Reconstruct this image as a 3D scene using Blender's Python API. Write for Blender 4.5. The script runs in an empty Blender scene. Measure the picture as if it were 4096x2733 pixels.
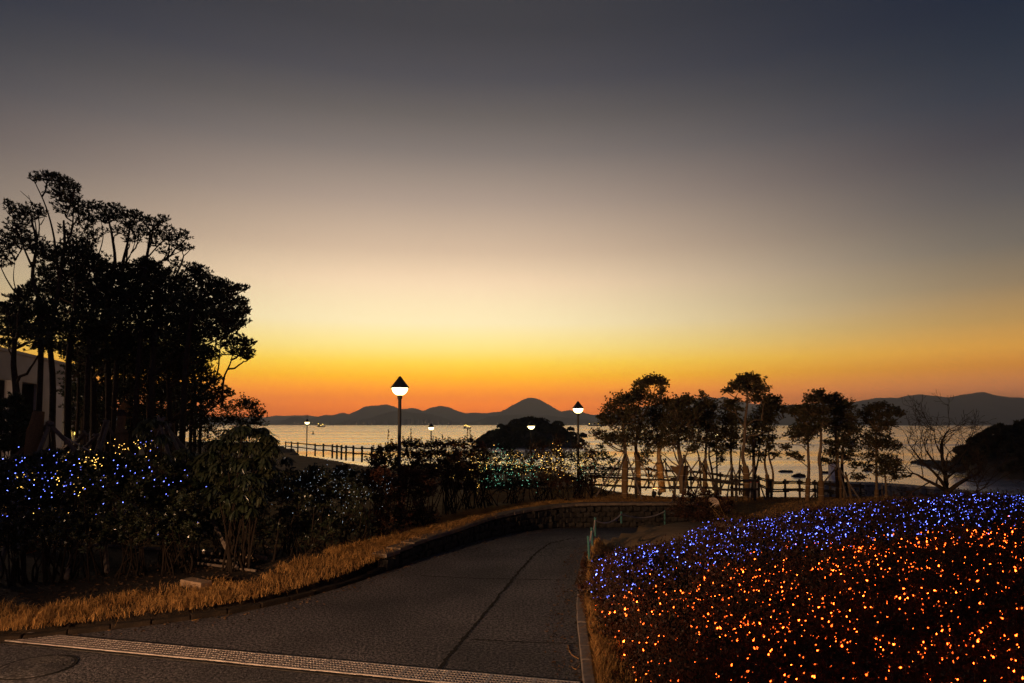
import bpy, math, random
import numpy as np
from math import radians as R, sin, cos, pi
from mathutils import Vector

SC = bpy.context.scene
COL = SC.collection
rng = np.random.default_rng(7)
random.seed(7)

# ------------------------------------------------------------------ camera
FPX, PITCH, CAMZ = 683.0, R(3.5), 3.4
CY0 = 424.0 - FPX * math.tan(PITCH)
cam_d = bpy.data.cameras.new('camera')
cam = bpy.data.objects.new('camera', cam_d); COL.objects.link(cam)
cam_d.sensor_width = 36.0
cam_d.lens = 36.0 * FPX / 1024.0
cam_d.shift_y = (CY0 - 341.5) / 1024.0
cam_d.clip_start, cam_d.clip_end = 0.1, 40000
cam.location = (0, 0, CAMZ)
cam.rotation_euler = (R(90) + PITCH, 0, 0)
SC.camera = cam

VS = 2.2949            # the photograph was measured on a 2350 px wide view of it
def ray(vx, vy):
    X = (vx / VS - 512) / FPX; Y = (CY0 - vy / VS) / FPX
    return np.array([X, cos(PITCH) - Y * sin(PITCH), sin(PITCH) + Y * cos(PITCH)])
def at_d(vx, vy, d):
    r = ray(vx, vy); return np.array([0, 0, CAMZ]) + r * (d / r[1])
def at_z(vx, vy, z):
    r = ray(vx, vy); return np.array([0, 0, CAMZ]) + r * ((z - CAMZ) / r[2])
def to_v(P):
    P = np.atleast_2d(P); q = P - np.array([0, 0, CAMZ])
    fw = q[:, 1] * cos(PITCH) + q[:, 2] * sin(PITCH); up = -q[:, 1] * sin(PITCH) + q[:, 2] * cos(PITCH)
    return np.stack([(q[:, 0] / fw * FPX + 512) * VS, (CY0 - up / fw * FPX) * VS], 1)

# ------------------------------------------------------------------ sky
def lin(c):
    out = []
    for v in c:
        v = v / 255.0
        out.append(v / 12.92 if v <= 0.04045 else ((v + 0.055) / 1.055) ** 2.4)
    return out
def elev(sx, sy):      # elevation of a sky point, photograph pixels
    r = ray(sx * 2350 / 4096, sy * 2350 / 4096); return r[2] / np.linalg.norm(r)
HAZE_D, HAZE_TOP, SKYK = 1.8e-4, 352.0, 6.0
HZ0, HZ1 = (.088, .065, .056), (.058, .046, .045)     # light the haze itself sends from the glow side and from the side of the bay
def behind(c, e, hz):
    """the clear sky behind the haze that looks like colour c through it"""
    if e <= 0: e = 1e-4
    T = math.exp(-HAZE_D * min((HAZE_TOP - CAMZ) / e, 9300.0))
    return [max(0.004, (v - h * (1 - T)) / T) / SKYK for v, h in zip(c, hz)]
world = bpy.data.worlds.new('World'); SC.world = world; world.use_nodes = True
nt = world.node_tree; nt.nodes.clear()
def nn(t, **k):
    n = nt.nodes.new(t)
    for a, b in k.items(): setattr(n, a, b)
    return n
tc = nn('ShaderNodeTexCoord'); sep = nn('ShaderNodeSeparateXYZ'); nt.links.new(tc.outputs['Generated'], sep.inputs[0])
GLOW_AZ = R(-7.0)
gv = nn('ShaderNodeVectorMath', operation='MULTIPLY'); gv.inputs[1].default_value = (1, 1, 0)
nt.links.new(tc.outputs['Generated'], gv.inputs[0])
gn = nn('ShaderNodeVectorMath', operation='NORMALIZE'); nt.links.new(gv.outputs[0], gn.inputs[0])
gd = nn('ShaderNodeVectorMath', operation='DOT_PRODUCT'); gd.inputs[1].default_value = (sin(GLOW_AZ), cos(GLOW_AZ), 0)
nt.links.new(gn.outputs[0], gd.inputs[0])
ac = nn('ShaderNodeMath', operation='ARCCOSINE'); nt.links.new(gd.outputs['Value'], ac.inputs[0])
def maprange(a, b):
    m = nn('ShaderNodeMapRange', interpolation_type='SMOOTHSTEP'); m.inputs['From Min'].default_value = a; m.inputs['From Max'].default_value = b
    nt.links.new(ac.outputs[0], m.inputs['Value']); return m
def ramp(stops, hz):
    c = nn('ShaderNodeValToRGB'); cr = c.color_ramp; cr.interpolation = 'LINEAR'
    stops = sorted(stops)
    while len(cr.elements) < len(stops): cr.elements.new(0.5)
    for e, (p, col) in zip(cr.elements, stops):
        e.position = max(0, min(1, p)); e.color = (*behind(lin(col), p, hz), 1)
    nt.links.new(sep.outputs['Z'], c.inputs[0]); return c
ZEN = (33, 35, 42)
r0 = ramp([(elev(1600, y), c) for y, c in ((100, (69, 67, 71)), (300, (83, 80, 84)), (450, (106, 99, 96)), (600, (132, 121, 115)), (800, (175, 155, 140)),
      (1000, (216, 188, 160)), (1130, (248, 218, 180)), (1290, (255, 235, 185)), (1390, (255, 228, 135)), (1450, (255, 212, 80)), (1505, (254, 186, 34)),
      (1560, (250, 150, 26)), (1610, (243, 130, 36)), (1655, (222, 114, 56)))] + [(0.75, (46, 47, 53)), (1.0, ZEN)], HZ0)
r1 = ramp([(elev(3800, y), c) for y, c in ((0, (35, 42, 57)), (200, (42, 49, 62)), (400, (53, 58, 69)), (600, (68, 67, 74)), (800, (88, 85, 86)), (1000, (112, 104, 95)),
      (1150, (142, 122, 96)), (1290, (178, 140, 86)), (1400, (206, 148, 70)), (1470, (192, 126, 62)), (1560, (165, 106, 74)))] + [(0.75, (31, 36, 47)), (1.0, ZEN)], HZ1)
r2 = ramp([(0.01, (58, 54, 66)), (0.12, (60, 60, 74)), (0.3, (46, 50, 64)), (0.6, (34, 38, 50)), (1.0, ZEN)], (.03, .03, .035))
def mixc(fac, a, b):
    m = nn('ShaderNodeMix', data_type='RGBA'); nt.links.new(fac, m.inputs['Factor'])
    nt.links.new(a, m.inputs['A']); nt.links.new(b, m.inputs['B']); return m.outputs['Result']
c01 = mixc(maprange(R(2), R(47)).outputs[0], r0.outputs[0], r1.outputs[0])
c012 = mixc(maprange(R(45), R(120)).outputs[0], c01, r2.outputs[0])
bg = nn('ShaderNodeBackground'); bg.inputs['Strength'].default_value = SKYK
nt.links.new(c012, bg.inputs['Color'])
wo = nn('ShaderNodeOutputWorld'); nt.links.new(bg.outputs[0], wo.inputs['Surface'])

vs = SC.view_settings
vs.view_transform = 'Standard'; vs.look = 'None'; vs.exposure = 0.0; vs.gamma = 1.0; vs.use_curve_mapping = False
SC.render.engine = 'CYCLES'
SC.cycles.use_denoising = True
SC.cycles.max_bounces = 5; SC.cycles.diffuse_bounces = 2; SC.cycles.glossy_bounces = 3; SC.cycles.volume_bounces = 0
SC.cycles.sample_clamp_indirect = 3.0; SC.cycles.use_light_tree = True
SC.cycles.volume_step_rate = 10.0

# ------------------------------------------------------------------ materials
def mat(name, c1, c2=None, rough=0.7, scale=4.0, bump=0.0, bscale=30.0, spec=0.3, metal=0.0, emit=None, estr=1.0, detail=4.0, stretch=None, two_sided=None):
    m = bpy.data.materials.new(name); m.use_nodes = True
    t = m.node_tree; b = t.nodes['Principled BSDF']
    b.inputs['Roughness'].default_value = rough; b.inputs['Metallic'].default_value = metal
    b.inputs['Specular IOR Level'].default_value = spec
    b.inputs['Base Color'].default_value = (*c1, 1)
    co = t.nodes.new('ShaderNodeTexCoord').outputs['Object']
    if stretch:
        mp = t.nodes.new('ShaderNodeMapping'); mp.inputs['Scale'].default_value = stretch
        t.links.new(co, mp.inputs['Vector']); co = mp.outputs[0]
    if c2 is not None:
        n = t.nodes.new('ShaderNodeTexNoise'); n.inputs['Scale'].default_value = scale; n.inputs['Detail'].default_value = detail
        t.links.new(co, n.inputs['Vector'])
        mr = t.nodes.new('ShaderNodeMapRange'); mr.inputs['From Min'].default_value = 0.35; mr.inputs['From Max'].default_value = 0.65
        t.links.new(n.outputs['Fac'], mr.inputs['Value'])
        mx = t.nodes.new('ShaderNodeMix'); mx.data_type = 'RGBA'
        t.links.new(mr.outputs[0], mx.inputs['Factor'])
        mx.inputs['A'].default_value = (*c1, 1); mx.inputs['B'].default_value = (*c2, 1)
        t.links.new(mx.outputs['Result'], b.inputs['Base Color'])
    if bump > 0:
        n2 = t.nodes.new('ShaderNodeTexNoise'); n2.inputs['Scale'].default_value = bscale; n2.inputs['Detail'].default_value = 5
        t.links.new(co, n2.inputs['Vector'])
        bp = t.nodes.new('ShaderNodeBump'); bp.inputs['Strength'].default_value = bump; bp.inputs['Distance'].default_value = 0.03
        t.links.new(n2.outputs['Fac'], bp.inputs['Height']); t.links.new(bp.outputs[0], b.inputs['Normal'])
    if emit is not None:
        b.inputs['Emission Color'].default_value = (*emit, 1); b.inputs['Emission Strength'].default_value = estr
    return m
M = {}
M['asphalt'] = mat('asphalt', (0.022, 0.019, 0.021), (0.20, 0.175, 0.175), 0.7, 21, 1.0, 34, 0.5, detail=10)
_t = M['asphalt'].node_tree
for _q in _t.nodes:
    if _q.type == 'MAP_RANGE': _q.inputs['From Min'].default_value = .41; _q.inputs['From Max'].default_value = .60
_b = _t.nodes['Principled BSDF']; _src = _b.inputs['Base Color'].links[0].from_socket
_co = _t.nodes.new('ShaderNodeTexCoord'); _n = _t.nodes.new('ShaderNodeTexNoise'); _n.inputs['Scale'].default_value = .55; _n.inputs['Detail'].default_value = 7; _t.links.new(_co.outputs['Object'], _n.inputs['Vector'])
_r = _t.nodes.new('ShaderNodeMapRange'); _r.inputs['From Min'].default_value = .33; _r.inputs['From Max'].default_value = .68; _r.inputs['To Min'].default_value = .50; _r.inputs['To Max'].default_value = 1.15; _t.links.new(_n.outputs['Fac'], _r.inputs['Value'])
_m = _t.nodes.new('ShaderNodeVectorMath'); _m.operation = 'SCALE'; _t.links.new(_src, _m.inputs[0]); _t.links.new(_r.outputs[0], _m.inputs['Scale']); _t.links.new(_m.outputs[0], _b.inputs['Base Color'])
M['seam'] = mat('road_seam', (0.008, 0.007, 0.007), (0.02, 0.016, 0.012), 0.9, 30)
M['iron'] = mat('grate_iron', (0.52, 0.44, 0.40), (0.34, 0.28, 0.25), 0.42, 12, 0.2, 60, 0.6, 0.25)
M['cover'] = mat('manhole_iron', (0.05, 0.042, 0.04), (0.08, 0.068, 0.06), 0.6, 40, 0.5, 60)
M['drain'] = mat('drain_recess_shade', (0.006, 0.006, 0.006), rough=0.9)  # near-black colour stands in for the shade below the grate
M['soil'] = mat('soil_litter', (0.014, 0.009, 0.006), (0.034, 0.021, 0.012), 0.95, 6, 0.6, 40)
M['lawn'] = mat('dry_lawn', (0.30, 0.185, 0.075), (0.20, 0.115, 0.042), 0.95, 2.5, 0.8, 60, 0.1)
M['sand'] = mat('sandy_lawn', (0.34, 0.23, 0.125), (0.25, 0.16, 0.08), 0.95, 1.2, 0.5, 30, 0.1)
M['litter'] = mat('dead_leaves', (0.11, 0.06, 0.03), (0.05, 0.03, 0.018), 0.8, 3.0, spec=0.15)
M['straw'] = mat('straw_grass', (0.50, 0.27, 0.085), (0.30, 0.15, 0.045), 0.8, 3.0, spec=0.15)
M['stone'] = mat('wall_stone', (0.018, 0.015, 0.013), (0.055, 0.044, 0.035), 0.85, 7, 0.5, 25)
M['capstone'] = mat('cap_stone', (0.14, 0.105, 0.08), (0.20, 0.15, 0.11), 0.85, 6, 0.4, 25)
M['kerb'] = mat('kerb_granite', (0.25, 0.21, 0.19), (0.16, 0.13, 0.115), 0.8, 9, 0.3, 50)
M['leaf_dark'] = mat('evergreen_leaf', (0.022, 0.034, 0.014), (0.045, 0.055, 0.020), 0.42, 3.0, spec=0.4)
M['leaf_glossy'] = mat('glossy_leaf', (0.020, 0.032, 0.016), (0.05, 0.05, 0.025), 0.28, 5.0, spec=0.6)
M['leaf_red'] = mat('red_tipped_leaf', (0.085, 0.026, 0.014), (0.035, 0.032, 0.014), 0.42, 2.0, spec=0.35)
M['leaf_azalea'] = mat('azalea_leaf', (0.085, 0.026, 0.013), (0.042, 0.022, 0.011), 0.5, 1.6, spec=0.3)
M['leaf_tree'] = mat('camphor_leaf', (0.035, 0.038, 0.014), (0.075, 0.055, 0.020), 0.45, 2.5, spec=0.35)
M['leaf_far'] = mat('far_wood', (0.045, 0.045, 0.022), (0.095, 0.078, 0.036), 0.8, 0.25)
M['bark'] = mat('bark', (0.060, 0.042, 0.028), (0.033, 0.023, 0.016), 0.9, 14, 0.6, 30, 0.15)
M['stem'] = mat('shrub_stem', (0.030, 0.020, 0.014), (0.018, 0.013, 0.010), 0.9, 14, spec=0.1)
M['bark_pale'] = mat('pale_bark', (0.22, 0.15, 0.09), (0.13, 0.085, 0.05), 0.9, 9, 0.4, 30, 0.15)
M['burlap'] = mat('burlap_wrap', (0.25, 0.145, 0.066), (0.17, 0.098, 0.044), 0.95, 40, 0.8, 90, 0.05)
M['twine'] = mat('pale_twine', (0.5, 0.40, 0.26), rough=0.9)
M['pole_wood'] = mat('weathered_pole', (0.20, 0.155, 0.12), (0.13, 0.095, 0.075), 0.85, 12, 0.3, 40)
M['fence_wood'] = mat('dark_fence_wood', (0.035, 0.026, 0.020), (0.055, 0.040, 0.030), 0.75, 12, 0.3, 40)
M['lamp_black'] = mat('lamp_black_metal', (0.018, 0.018, 0.019), rough=0.45, spec=0.5)
M['lamp_globe'] = mat('lamp_globe', (0.8, 0.7, 0.5), rough=0.4, emit=(1.0, 0.74, 0.30), estr=7.0)
M['plaster'] = mat('white_plaster', (0.62, 0.56, 0.52), (0.54, 0.48, 0.44), 0.85, 1.5, 0.1, 40)
M['dark_glass'] = mat('dark_window', (0.012, 0.010, 0.010), rough=0.12, spec=0.5)
M['dark_trim'] = mat('dark_trim', (0.05, 0.035, 0.03), rough=0.6)
M['white_rail'] = mat('white_rail', (0.60, 0.58, 0.60), rough=0.5)
M['green_post'] = mat('green_painted_post', (0.035, 0.15, 0.13), (0.04, 0.11, 0.095), 0.45, 20, spec=0.5)
M['rope'] = mat('pale_rope', (0.68, 0.56, 0.46), (0.55, 0.44, 0.35), 0.85, 60)
M['concrete'] = mat('concrete', (0.30, 0.28, 0.27), (0.22, 0.20, 0.19), 0.85, 3, 0.2, 30)
M['seastone'] = mat('sea_wall_stone', (0.16, 0.145, 0.14), (0.24, 0.22, 0.21), 0.85, 1.5, 0.4, 10)
M['white_paint'] = mat('white_paint', (0.75, 0.73, 0.76), rough=0.5)
M['rock'] = mat('shore_rock', (0.055, 0.045, 0.038), (0.10, 0.085, 0.07), 0.9, 0.8, 0.6, 3)
M['mountain'] = mat('mountain_forest', (0.020, 0.018, 0.016), (0.035, 0.030, 0.026), 0.95, 0.006, detail=8)
M['tower_wall'] = mat('tower_wall', (0.35, 0.31, 0.28), (0.25, 0.22, 0.2), 0.9, 0.05)
M['hull'] = mat('ship_hull', (0.12, 0.03, 0.025), (0.05, 0.03, 0.03), 0.6, 0.3)
M['ship_house'] = mat('ship_house', (0.35, 0.3, 0.26), rough=0.6)
M['ship_light'] = mat('ship_light', (0.8, 0.6, 0.2), emit=(1.0, 0.62, 0.10), estr=5.0)
M['town_light'] = mat('town_light', (0.8, 0.6, 0.3), emit=(1.0, 0.6, 0.25), estr=1.6)
M['raft'] = mat('raft_float', (0.03, 0.025, 0.022), (0.05, 0.04, 0.035), 0.8, 3)
M['plume'] = mat('pampas_plume', (0.62, 0.47, 0.35), rough=0.9)
M['block'] = mat('timber_block', (0.36, 0.24, 0.15), (0.27, 0.18, 0.11), 0.8, 8)
M['red'] = mat('red_plastic', (0.45, 0.06, 0.03), rough=0.5)
M['warm_bulb'] = mat('warm_led', (0.9, 0.6, 0.3), emit=(1.0, 0.10, 0.009), estr=14.0)
M['blue_bulb'] = mat('blue_led', (0.4, 0.5, 0.9), emit=(0.12, 0.17, 1.0), estr=6.0)
M['white_bulb'] = mat('white_led', (0.7, 0.8, 0.9), emit=(0.62, 0.80, 1.0), estr=2.0)
M['yellow_bulb'] = mat('yellow_led', (0.9, 0.7, 0.3), emit=(1.0, 0.55, 0.10), estr=3.5)
M['green_bulb'] = mat('green_led', (0.4, 0.9, 0.7), emit=(0.30, 1.0, 0.62), estr=1.6)
for _k in ('warm', 'blue', 'white', 'yellow', 'green'):
    _t = M[_k + '_bulb'].node_tree; _b = _t.nodes['Principled BSDF']; _e = _b.inputs['Emission Strength'].default_value
    _o = _t.nodes.new('ShaderNodeObjectInfo'); _g = _t.nodes.new('ShaderNodeNewGeometry'); _a = _t.nodes.new('ShaderNodeMath'); _a.operation = 'ADD'
    _t.links.new(_o.outputs['Random'], _a.inputs[0]); _t.links.new(_g.outputs['Random Per Island'], _a.inputs[1])
    _f = _t.nodes.new('ShaderNodeMath'); _f.operation = 'FRACT'; _t.links.new(_a.outputs[0], _f.inputs[0])
    _p = _t.nodes.new('ShaderNodeMath'); _p.operation = 'POWER'; _p.inputs[1].default_value = 1.8; _t.links.new(_f.outputs[0], _p.inputs[0])
    _r = _t.nodes.new('ShaderNodeMapRange'); _r.inputs['To Min'].default_value = .07 * _e; _r.inputs['To Max'].default_value = 2.2 * _e; _t.links.new(_p.outputs[0], _r.inputs['Value']); _t.links.new(_r.outputs[0], _b.inputs['Emission Strength'])
# sea: real ripples as bump, in two lengths
m = bpy.data.materials.new('sea_water'); m.use_nodes = True; M['sea'] = m
t = m.node_tree; b = t.nodes['Principled BSDF']
b.inputs['Base Color'].default_value = (0.88, 0.84, 0.95, 1); b.inputs['Roughness'].default_value = 0.27; b.inputs['IOR'].default_value = 1.333; b.inputs['Metallic'].default_value = 0.92
b.inputs['Specular IOR Level'].default_value = 0.5
tcs = t.nodes.new('ShaderNodeTexCoord')
hs = None
for sc_, st, k in ((0.9, (0.8, 1, 1), 0.06), (0.10, (0.35, 1, 1), 0.30), (0.012, (0.14, 1, 1), 1.6)):
    mp = t.nodes.new('ShaderNodeMapping'); mp.inputs['Scale'].default_value = st; t.links.new(tcs.outputs['Object'], mp.inputs['Vector'])
    n = t.nodes.new('ShaderNodeTexNoise'); n.inputs['Scale'].default_value = sc_; n.inputs['Detail'].default_value = 3
    t.links.new(mp.outputs[0], n.inputs['Vector'])
    mu = t.nodes.new('ShaderNodeMath'); mu.operation = 'MULTIPLY'; mu.inputs[1].default_value = k; t.links.new(n.outputs['Fac'], mu.inputs[0])
    if hs is None: hs = mu.outputs[0]
    else:
        ad = t.nodes.new('ShaderNodeMath'); ad.operation = 'ADD'; t.links.new(hs, ad.inputs[0]); t.links.new(mu.outputs[0], ad.inputs[1]); hs = ad.outputs[0]
mp = t.nodes.new('ShaderNodeMapping'); mp.inputs['Scale'].default_value = (.10, 1, 1); t.links.new(tcs.outputs['Object'], mp.inputs['Vector'])
n = t.nodes.new('ShaderNodeTexNoise'); n.inputs['Scale'].default_value = 0.035; n.inputs['Detail'].default_value = 4; t.links.new(mp.outputs[0], n.inputs['Vector'])
mr = t.nodes.new('ShaderNodeMapRange'); mr.inputs['From Min'].default_value = .38; mr.inputs['From Max'].default_value = .64; mr.inputs['To Min'].default_value = .14; mr.inputs['To Max'].default_value = .33
t.links.new(n.outputs['Fac'], mr.inputs['Value']); t.links.new(mr.outputs[0], b.inputs['Roughness'])
bp = t.nodes.new('ShaderNodeBump'); bp.inputs['Strength'].default_value = 1.0; bp.inputs['Distance'].default_value = 1.0
t.links.new(hs, bp.inputs['Height']); t.links.new(bp.outputs[0], b.inputs['Normal'])

# ------------------------------------------------------------------ mesh helpers
class MB:
    """collects quads / polygons and links them as one mesh object"""
    def __init__(s): s.v = []; s.f = []; s.n = 0
    def add(s, verts, faces):
        verts = np.asarray(verts, float).reshape(-1, 3)
        s.v.append(verts); s.f += [tuple(int(i) + s.n for i in f) for f in faces]; s.n += len(verts); return s
    def quads(s, verts, q):
        verts = np.asarray(verts, float).reshape(-1, 3)
        s.v.append(verts); s.f += (np.asarray(q) + s.n).tolist(); s.n += len(verts); return s
    def box(s, c, size, rz=0.0, tilt=None, taper=1.0):
        x, y, z = size[0] / 2, size[1] / 2, size[2] / 2
        p = np.array([[-x, -y, -z], [x, -y, -z], [x, y, -z], [-x, y, -z], [-x * taper, -y * taper, z], [x * taper, -y * taper, z], [x * taper, y * taper, z], [-x * taper, y * taper, z]])
        ca, sa = cos(rz), sin(rz)
        p = np.stack([p[:, 0] * ca - p[:, 1] * sa, p[:, 0] * sa + p[:, 1] * ca, p[:, 2]], 1) + np.asarray(c)
        return s.add(p, [(0, 3, 2, 1), (4, 5, 6, 7), (0, 1, 5, 4), (1, 2, 6, 5), (2, 3, 7, 6), (3, 0, 4, 7)])
    def lathe(s, prof, c=(0, 0, 0), n=16):
        k = len(prof); a = np.arange(n) * 2 * pi / n
        p = np.array([[r * cos(t_), r * sin(t_), z] for r, z in prof for t_ in a]) + np.asarray(c)
        f = [(i * n + j, i * n + (j + 1) % n, (i + 1) * n + (j + 1) % n, (i + 1) * n + j) for i in range(k - 1) for j in range(n)]
        f += [tuple(range(n))[::-1], tuple((k - 1) * n + j for j in range(n))]
        return s.add(p, f)
    def band(s, prof, c=(0, 0, 0), n=16):
        k = len(prof); a = np.arange(n) * 2 * pi / n
        p = np.array([[r * cos(t_), r * sin(t_), z] for r, z in prof for t_ in a]) + np.asarray(c)
        return s.add(p, [(i * n + j, i * n + (j + 1) % n, (i + 1) * n + (j + 1) % n, (i + 1) * n + j) for i in range(k - 1) for j in range(n)])
    def tubes(s, C, Rr, n=5, cap=True):
        """C (M,K,3) centre lines, Rr (M,K) radii"""
        C = np.asarray(C, float); Rr = np.asarray(Rr, float)
        if C.ndim == 2: C = C[None]; Rr = Rr[None]
        Mn, K = C.shape[:2]
        T = np.gradient(C, axis=1); T /= np.linalg.norm(T, axis=2, keepdims=True) + 1e-9
        ref = np.where(np.abs(T[:, :, 2:3]) > 0.85, np.array([1.0, 0.1, 0]), np.array([0.05, 0.1, 1.0]))
        U = np.cross(T, ref); U /= np.linalg.norm(U, axis=2, keepdims=True) + 1e-9
        W = np.cross(T, U)
        a = np.arange(n) * 2 * pi / n
        P = C[:, :, None, :] + Rr[:, :, None, None] * (U[:, :, None, :] * np.cos(a)[None, None, :, None] + W[:, :, None, :] * np.sin(a)[None, None, :, None])
        idx = np.arange(Mn * K * n).reshape(Mn, K, n)
        A = idx[:, :-1, :]; B = np.roll(idx, -1, 2)[:, :-1, :]; Cc = np.roll(idx, -1, 2)[:, 1:, :]; D = idx[:, 1:, :]
        s.quads(P.reshape(-1, 3), np.stack([A, B, Cc, D], -1).reshape(-1, 4))
        if cap:
            base = s.n - Mn * K * n
            for i in range(Mn):
                s.f.append([base + int(q) for q in idx[i, 0, ::-1]]); s.f.append([base + int(q) for q in idx[i, -1]])
        return s
    def mesh(s, name, origin=(0, 0, 0)):
        me = bpy.data.meshes.new(name)
        v = np.concatenate(s.v) - np.asarray(origin, float)
        me.from_pydata(v.tolist(), [], s.f); me.update(); return me
    def build(s, name, m, parent=None, origin=None, smooth=False):
        if parent is not None and origin is None: origin = root_loc(parent)
        o = bpy.data.objects.new(name, s.mesh(name, origin if origin is not None else (0, 0, 0)))
        o.data.materials.append(M[m]); COL.objects.link(o)
        if parent is not None: o.parent = parent
        elif origin is not None: o.location = origin
        if smooth: o.data.polygons.foreach_set('use_smooth', [True] * len(o.data.polygons))
        return o
def root_loc(o):
    p = np.zeros(3)
    while o is not None: p += np.array(o.location); o = o.parent
    return p
def fast_quads(name, V, m, parent=None, origin=(0, 0, 0), smooth=False):
    """V (N,4,3): N separate quads as one mesh"""
    if parent is not None: origin = root_loc(parent)
    V = np.asarray(V, np.float32) - np.asarray(origin, np.float32); N = len(V)
    me = bpy.data.meshes.new(name)
    me.vertices.add(N * 4); me.vertices.foreach_set('co', V.reshape(-1))
    me.loops.add(N * 4); me.loops.foreach_set('vertex_index', np.arange(N * 4, dtype=np.int32))
    me.polygons.add(N); me.polygons.foreach_set('loop_start', np.arange(N, dtype=np.int32) * 4)
    me.update(calc_edges=True); me.validate()
    o = bpy.data.objects.new(name, me); me.materials.append(M[m]); COL.objects.link(o)
    if parent is not None: o.parent = parent
    else: o.location = origin
    return o
def thing(name, label, cat, loc, group=None):
    o = bpy.data.objects.new(name, None); COL.objects.link(o); o.location = tuple(float(q) for q in loc)
    o['label'] = label; o['category'] = cat; o.empty_display_size = 0.2
    if group: o['group'] = group
    return o
def tag(o, label, cat, group=None):
    o['label'] = label; o['category'] = cat
    if group: o['group'] = group
    return o
def stuff(o): o['kind'] = 'stuff'; return o
def struct(o): o['kind'] = 'structure'; return o
def copy_tree(o, parent=None):
    c = o.copy(); COL.objects.link(c); c.parent = parent
    for ch in list(o.children): copy_tree(ch, c)
    return c
def unit(a): return a / (np.linalg.norm(a, axis=-1, keepdims=True) + 1e-9)
def smooth(a, b, x): t_ = np.clip((np.asarray(x, float) - a) / (b - a), 0, 1); return t_ * t_ * (3 - 2 * t_)
def rnd(*s): return rng.normal(size=s)
def leaf_quads(P, D, L, W):
    """pointed leaves: base points P, directions D, lengths, widths"""
    N = len(P); D = unit(D); U = unit(np.cross(D, rnd(N, 3)))
    Nn = np.cross(D, U)
    L = np.broadcast_to(L, (N,))[:, None]; W = np.broadcast_to(W, (N,))[:, None]
    mid = P + D * L * 0.45
    return np.stack([P, mid + U * W / 2 + Nn * W * 0.12, P + D * L - Nn * L * 0.08, mid - U * W / 2 + Nn * W * 0.12], 1)
def sprigs(P, A, k, L, W, spread=1.0, jit=0.3):
    """k leaves round each sprig point P with axis A"""
    N = len(P); A = unit(A)
    Pp = np.repeat(P, k, 0); Ap = np.repeat(A, k, 0)
    D = Ap + spread * unit(rnd(N * k, 3))
    Ls = L * (1 + jit * rng.uniform(-1, 1, N * k)); 
    return leaf_quads(Pp + unit(rnd(N * k, 3)) * L * 0.15, D, Ls, W * Ls / L)
def bez(p0, p1, p2, K):
    t_ = np.linspace(0, 1, K)[None, :, None]
    return (1 - t_) ** 2 * p0[:, None] + 2 * t_ * (1 - t_) * p1[:, None] + t_ ** 2 * p2[:, None]

# ------------------------------------------------------------------ terrain
SEA = -3.5
LX = np.array([[-34, -6, 0], [-34, 5, 0], [-15, 9.6, 0], [-7.6, 11.0, 0], [-5.0, 12.5, 0], [-3.6, 14.4, 0], [-2.6, 16.8, 0], [-1.6, 19.2, -.03], [-.6, 21.6, -.12], [.8, 24.0, -.28], [2.1, 25.5, -.42], [4.0, 26.1, -.5], [5.8, 26.5, -.54], [7.6, 26.9, -.58]], float)
RX = np.array([[.5, -6, 0], [.75, 5, 0], [.90, 8.9, 0], [1.0, 10.4, 0], [1.15, 12.5, 0], [1.38, 14.4, 0], [1.72, 16.8, 0], [2.35, 19.2, -.03], [3.43, 21.1, -.10], [5.05, 22.6, -.22], [6.1, 23.05, -.30], [6.9, 23.35, -.36], [7.4, 23.7, -.42], [8.0, 24.2, -.46]], float)
def cr(P, n):
    """Catmull-Rom through P, n pieces per span"""
    Q = np.vstack([2 * P[0] - P[1], P, 2 * P[-1] - P[-2]]); out = []
    for i in range(1, len(Q) - 2):
        for t_ in np.linspace(0, 1, n, endpoint=False):
            a, b_, c, d = Q[i - 1], Q[i], Q[i + 1], Q[i + 2]
            out.append(0.5 * (2 * b_ + (c - a) * t_ + (2 * a - 5 * b_ + 4 * c - d) * t_ ** 2 + (-a + 3 * b_ - 3 * c + d) * t_ ** 3))
    out.append(P[-1]); return np.array(out)
LC = np.vstack([LX[:3], cr(LX[3:], 6)]); 
# keep left and right rows matched
RC = np.vstack([RX[:3], cr(RX[3:], 6)])
LFULL = np.vstack([[LX[1]], [LX[2]], cr(LX[3:], 6)])
RFULL = np.vstack([RX[:3], cr(RX[3:], 6)])
poly = np.vstack([LC[:, :2], RC[::-1, :2]])
def in_road(x, y):
    x = np.asarray(x, float); y = np.asarray(y, float); c = np.zeros(x.shape, bool)
    j = len(poly) - 1
    for i in range(len(poly)):
        xi, yi = poly[i]; xj, yj = poly[j]
        k = ((yi > y) != (yj > y)) & (x < (xj - xi) * (y - yi) / (yj - yi + 1e-12) + xi)
        c ^= k; j = i
    return c
def d_curve(x, y, Cv):
    x = np.asarray(x, float); y = np.asarray(y, float); d = np.full(x.shape, 1e9)
    for a, b_ in zip(Cv[:-1], Cv[1:]):
        ab = b_[:2] - a[:2]; t_ = np.clip(((x - a[0]) * ab[0] + (y - a[1]) * ab[1]) / (ab @ ab + 1e-9), 0, 1)
        d = np.minimum(d, np.hypot(x - a[0] - t_ * ab[0], y - a[1] - t_ * ab[1]))
    return d
KY = RFULL[:, 1]; KX = RFULL[:, 0]
def kerb_x(y): return np.interp(y, KY[:45], KX[:45])
def edge_e(y): return np.interp(y, [3, 8.4, 9.9, 14, 17, 19], [.9, .62, .42, .08, .2, .5])
CX = [-140, -40, -29.5, -27, -22.5, -16.5, -11.8, -9.2, -8.4, -4, 1, 5, 10, 13, 15.5, 18, 21, 26, 40, 140]
CYY = [150, 112, 91.5, 85.5, 72.5, 63.5, 55.5, 52, 59.5, 59, 57, 50, 47, 45, 38, 34.6, 34.0, 34.5, 36, 48]
def coast(x): return np.interp(x, CX, CYY)
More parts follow.
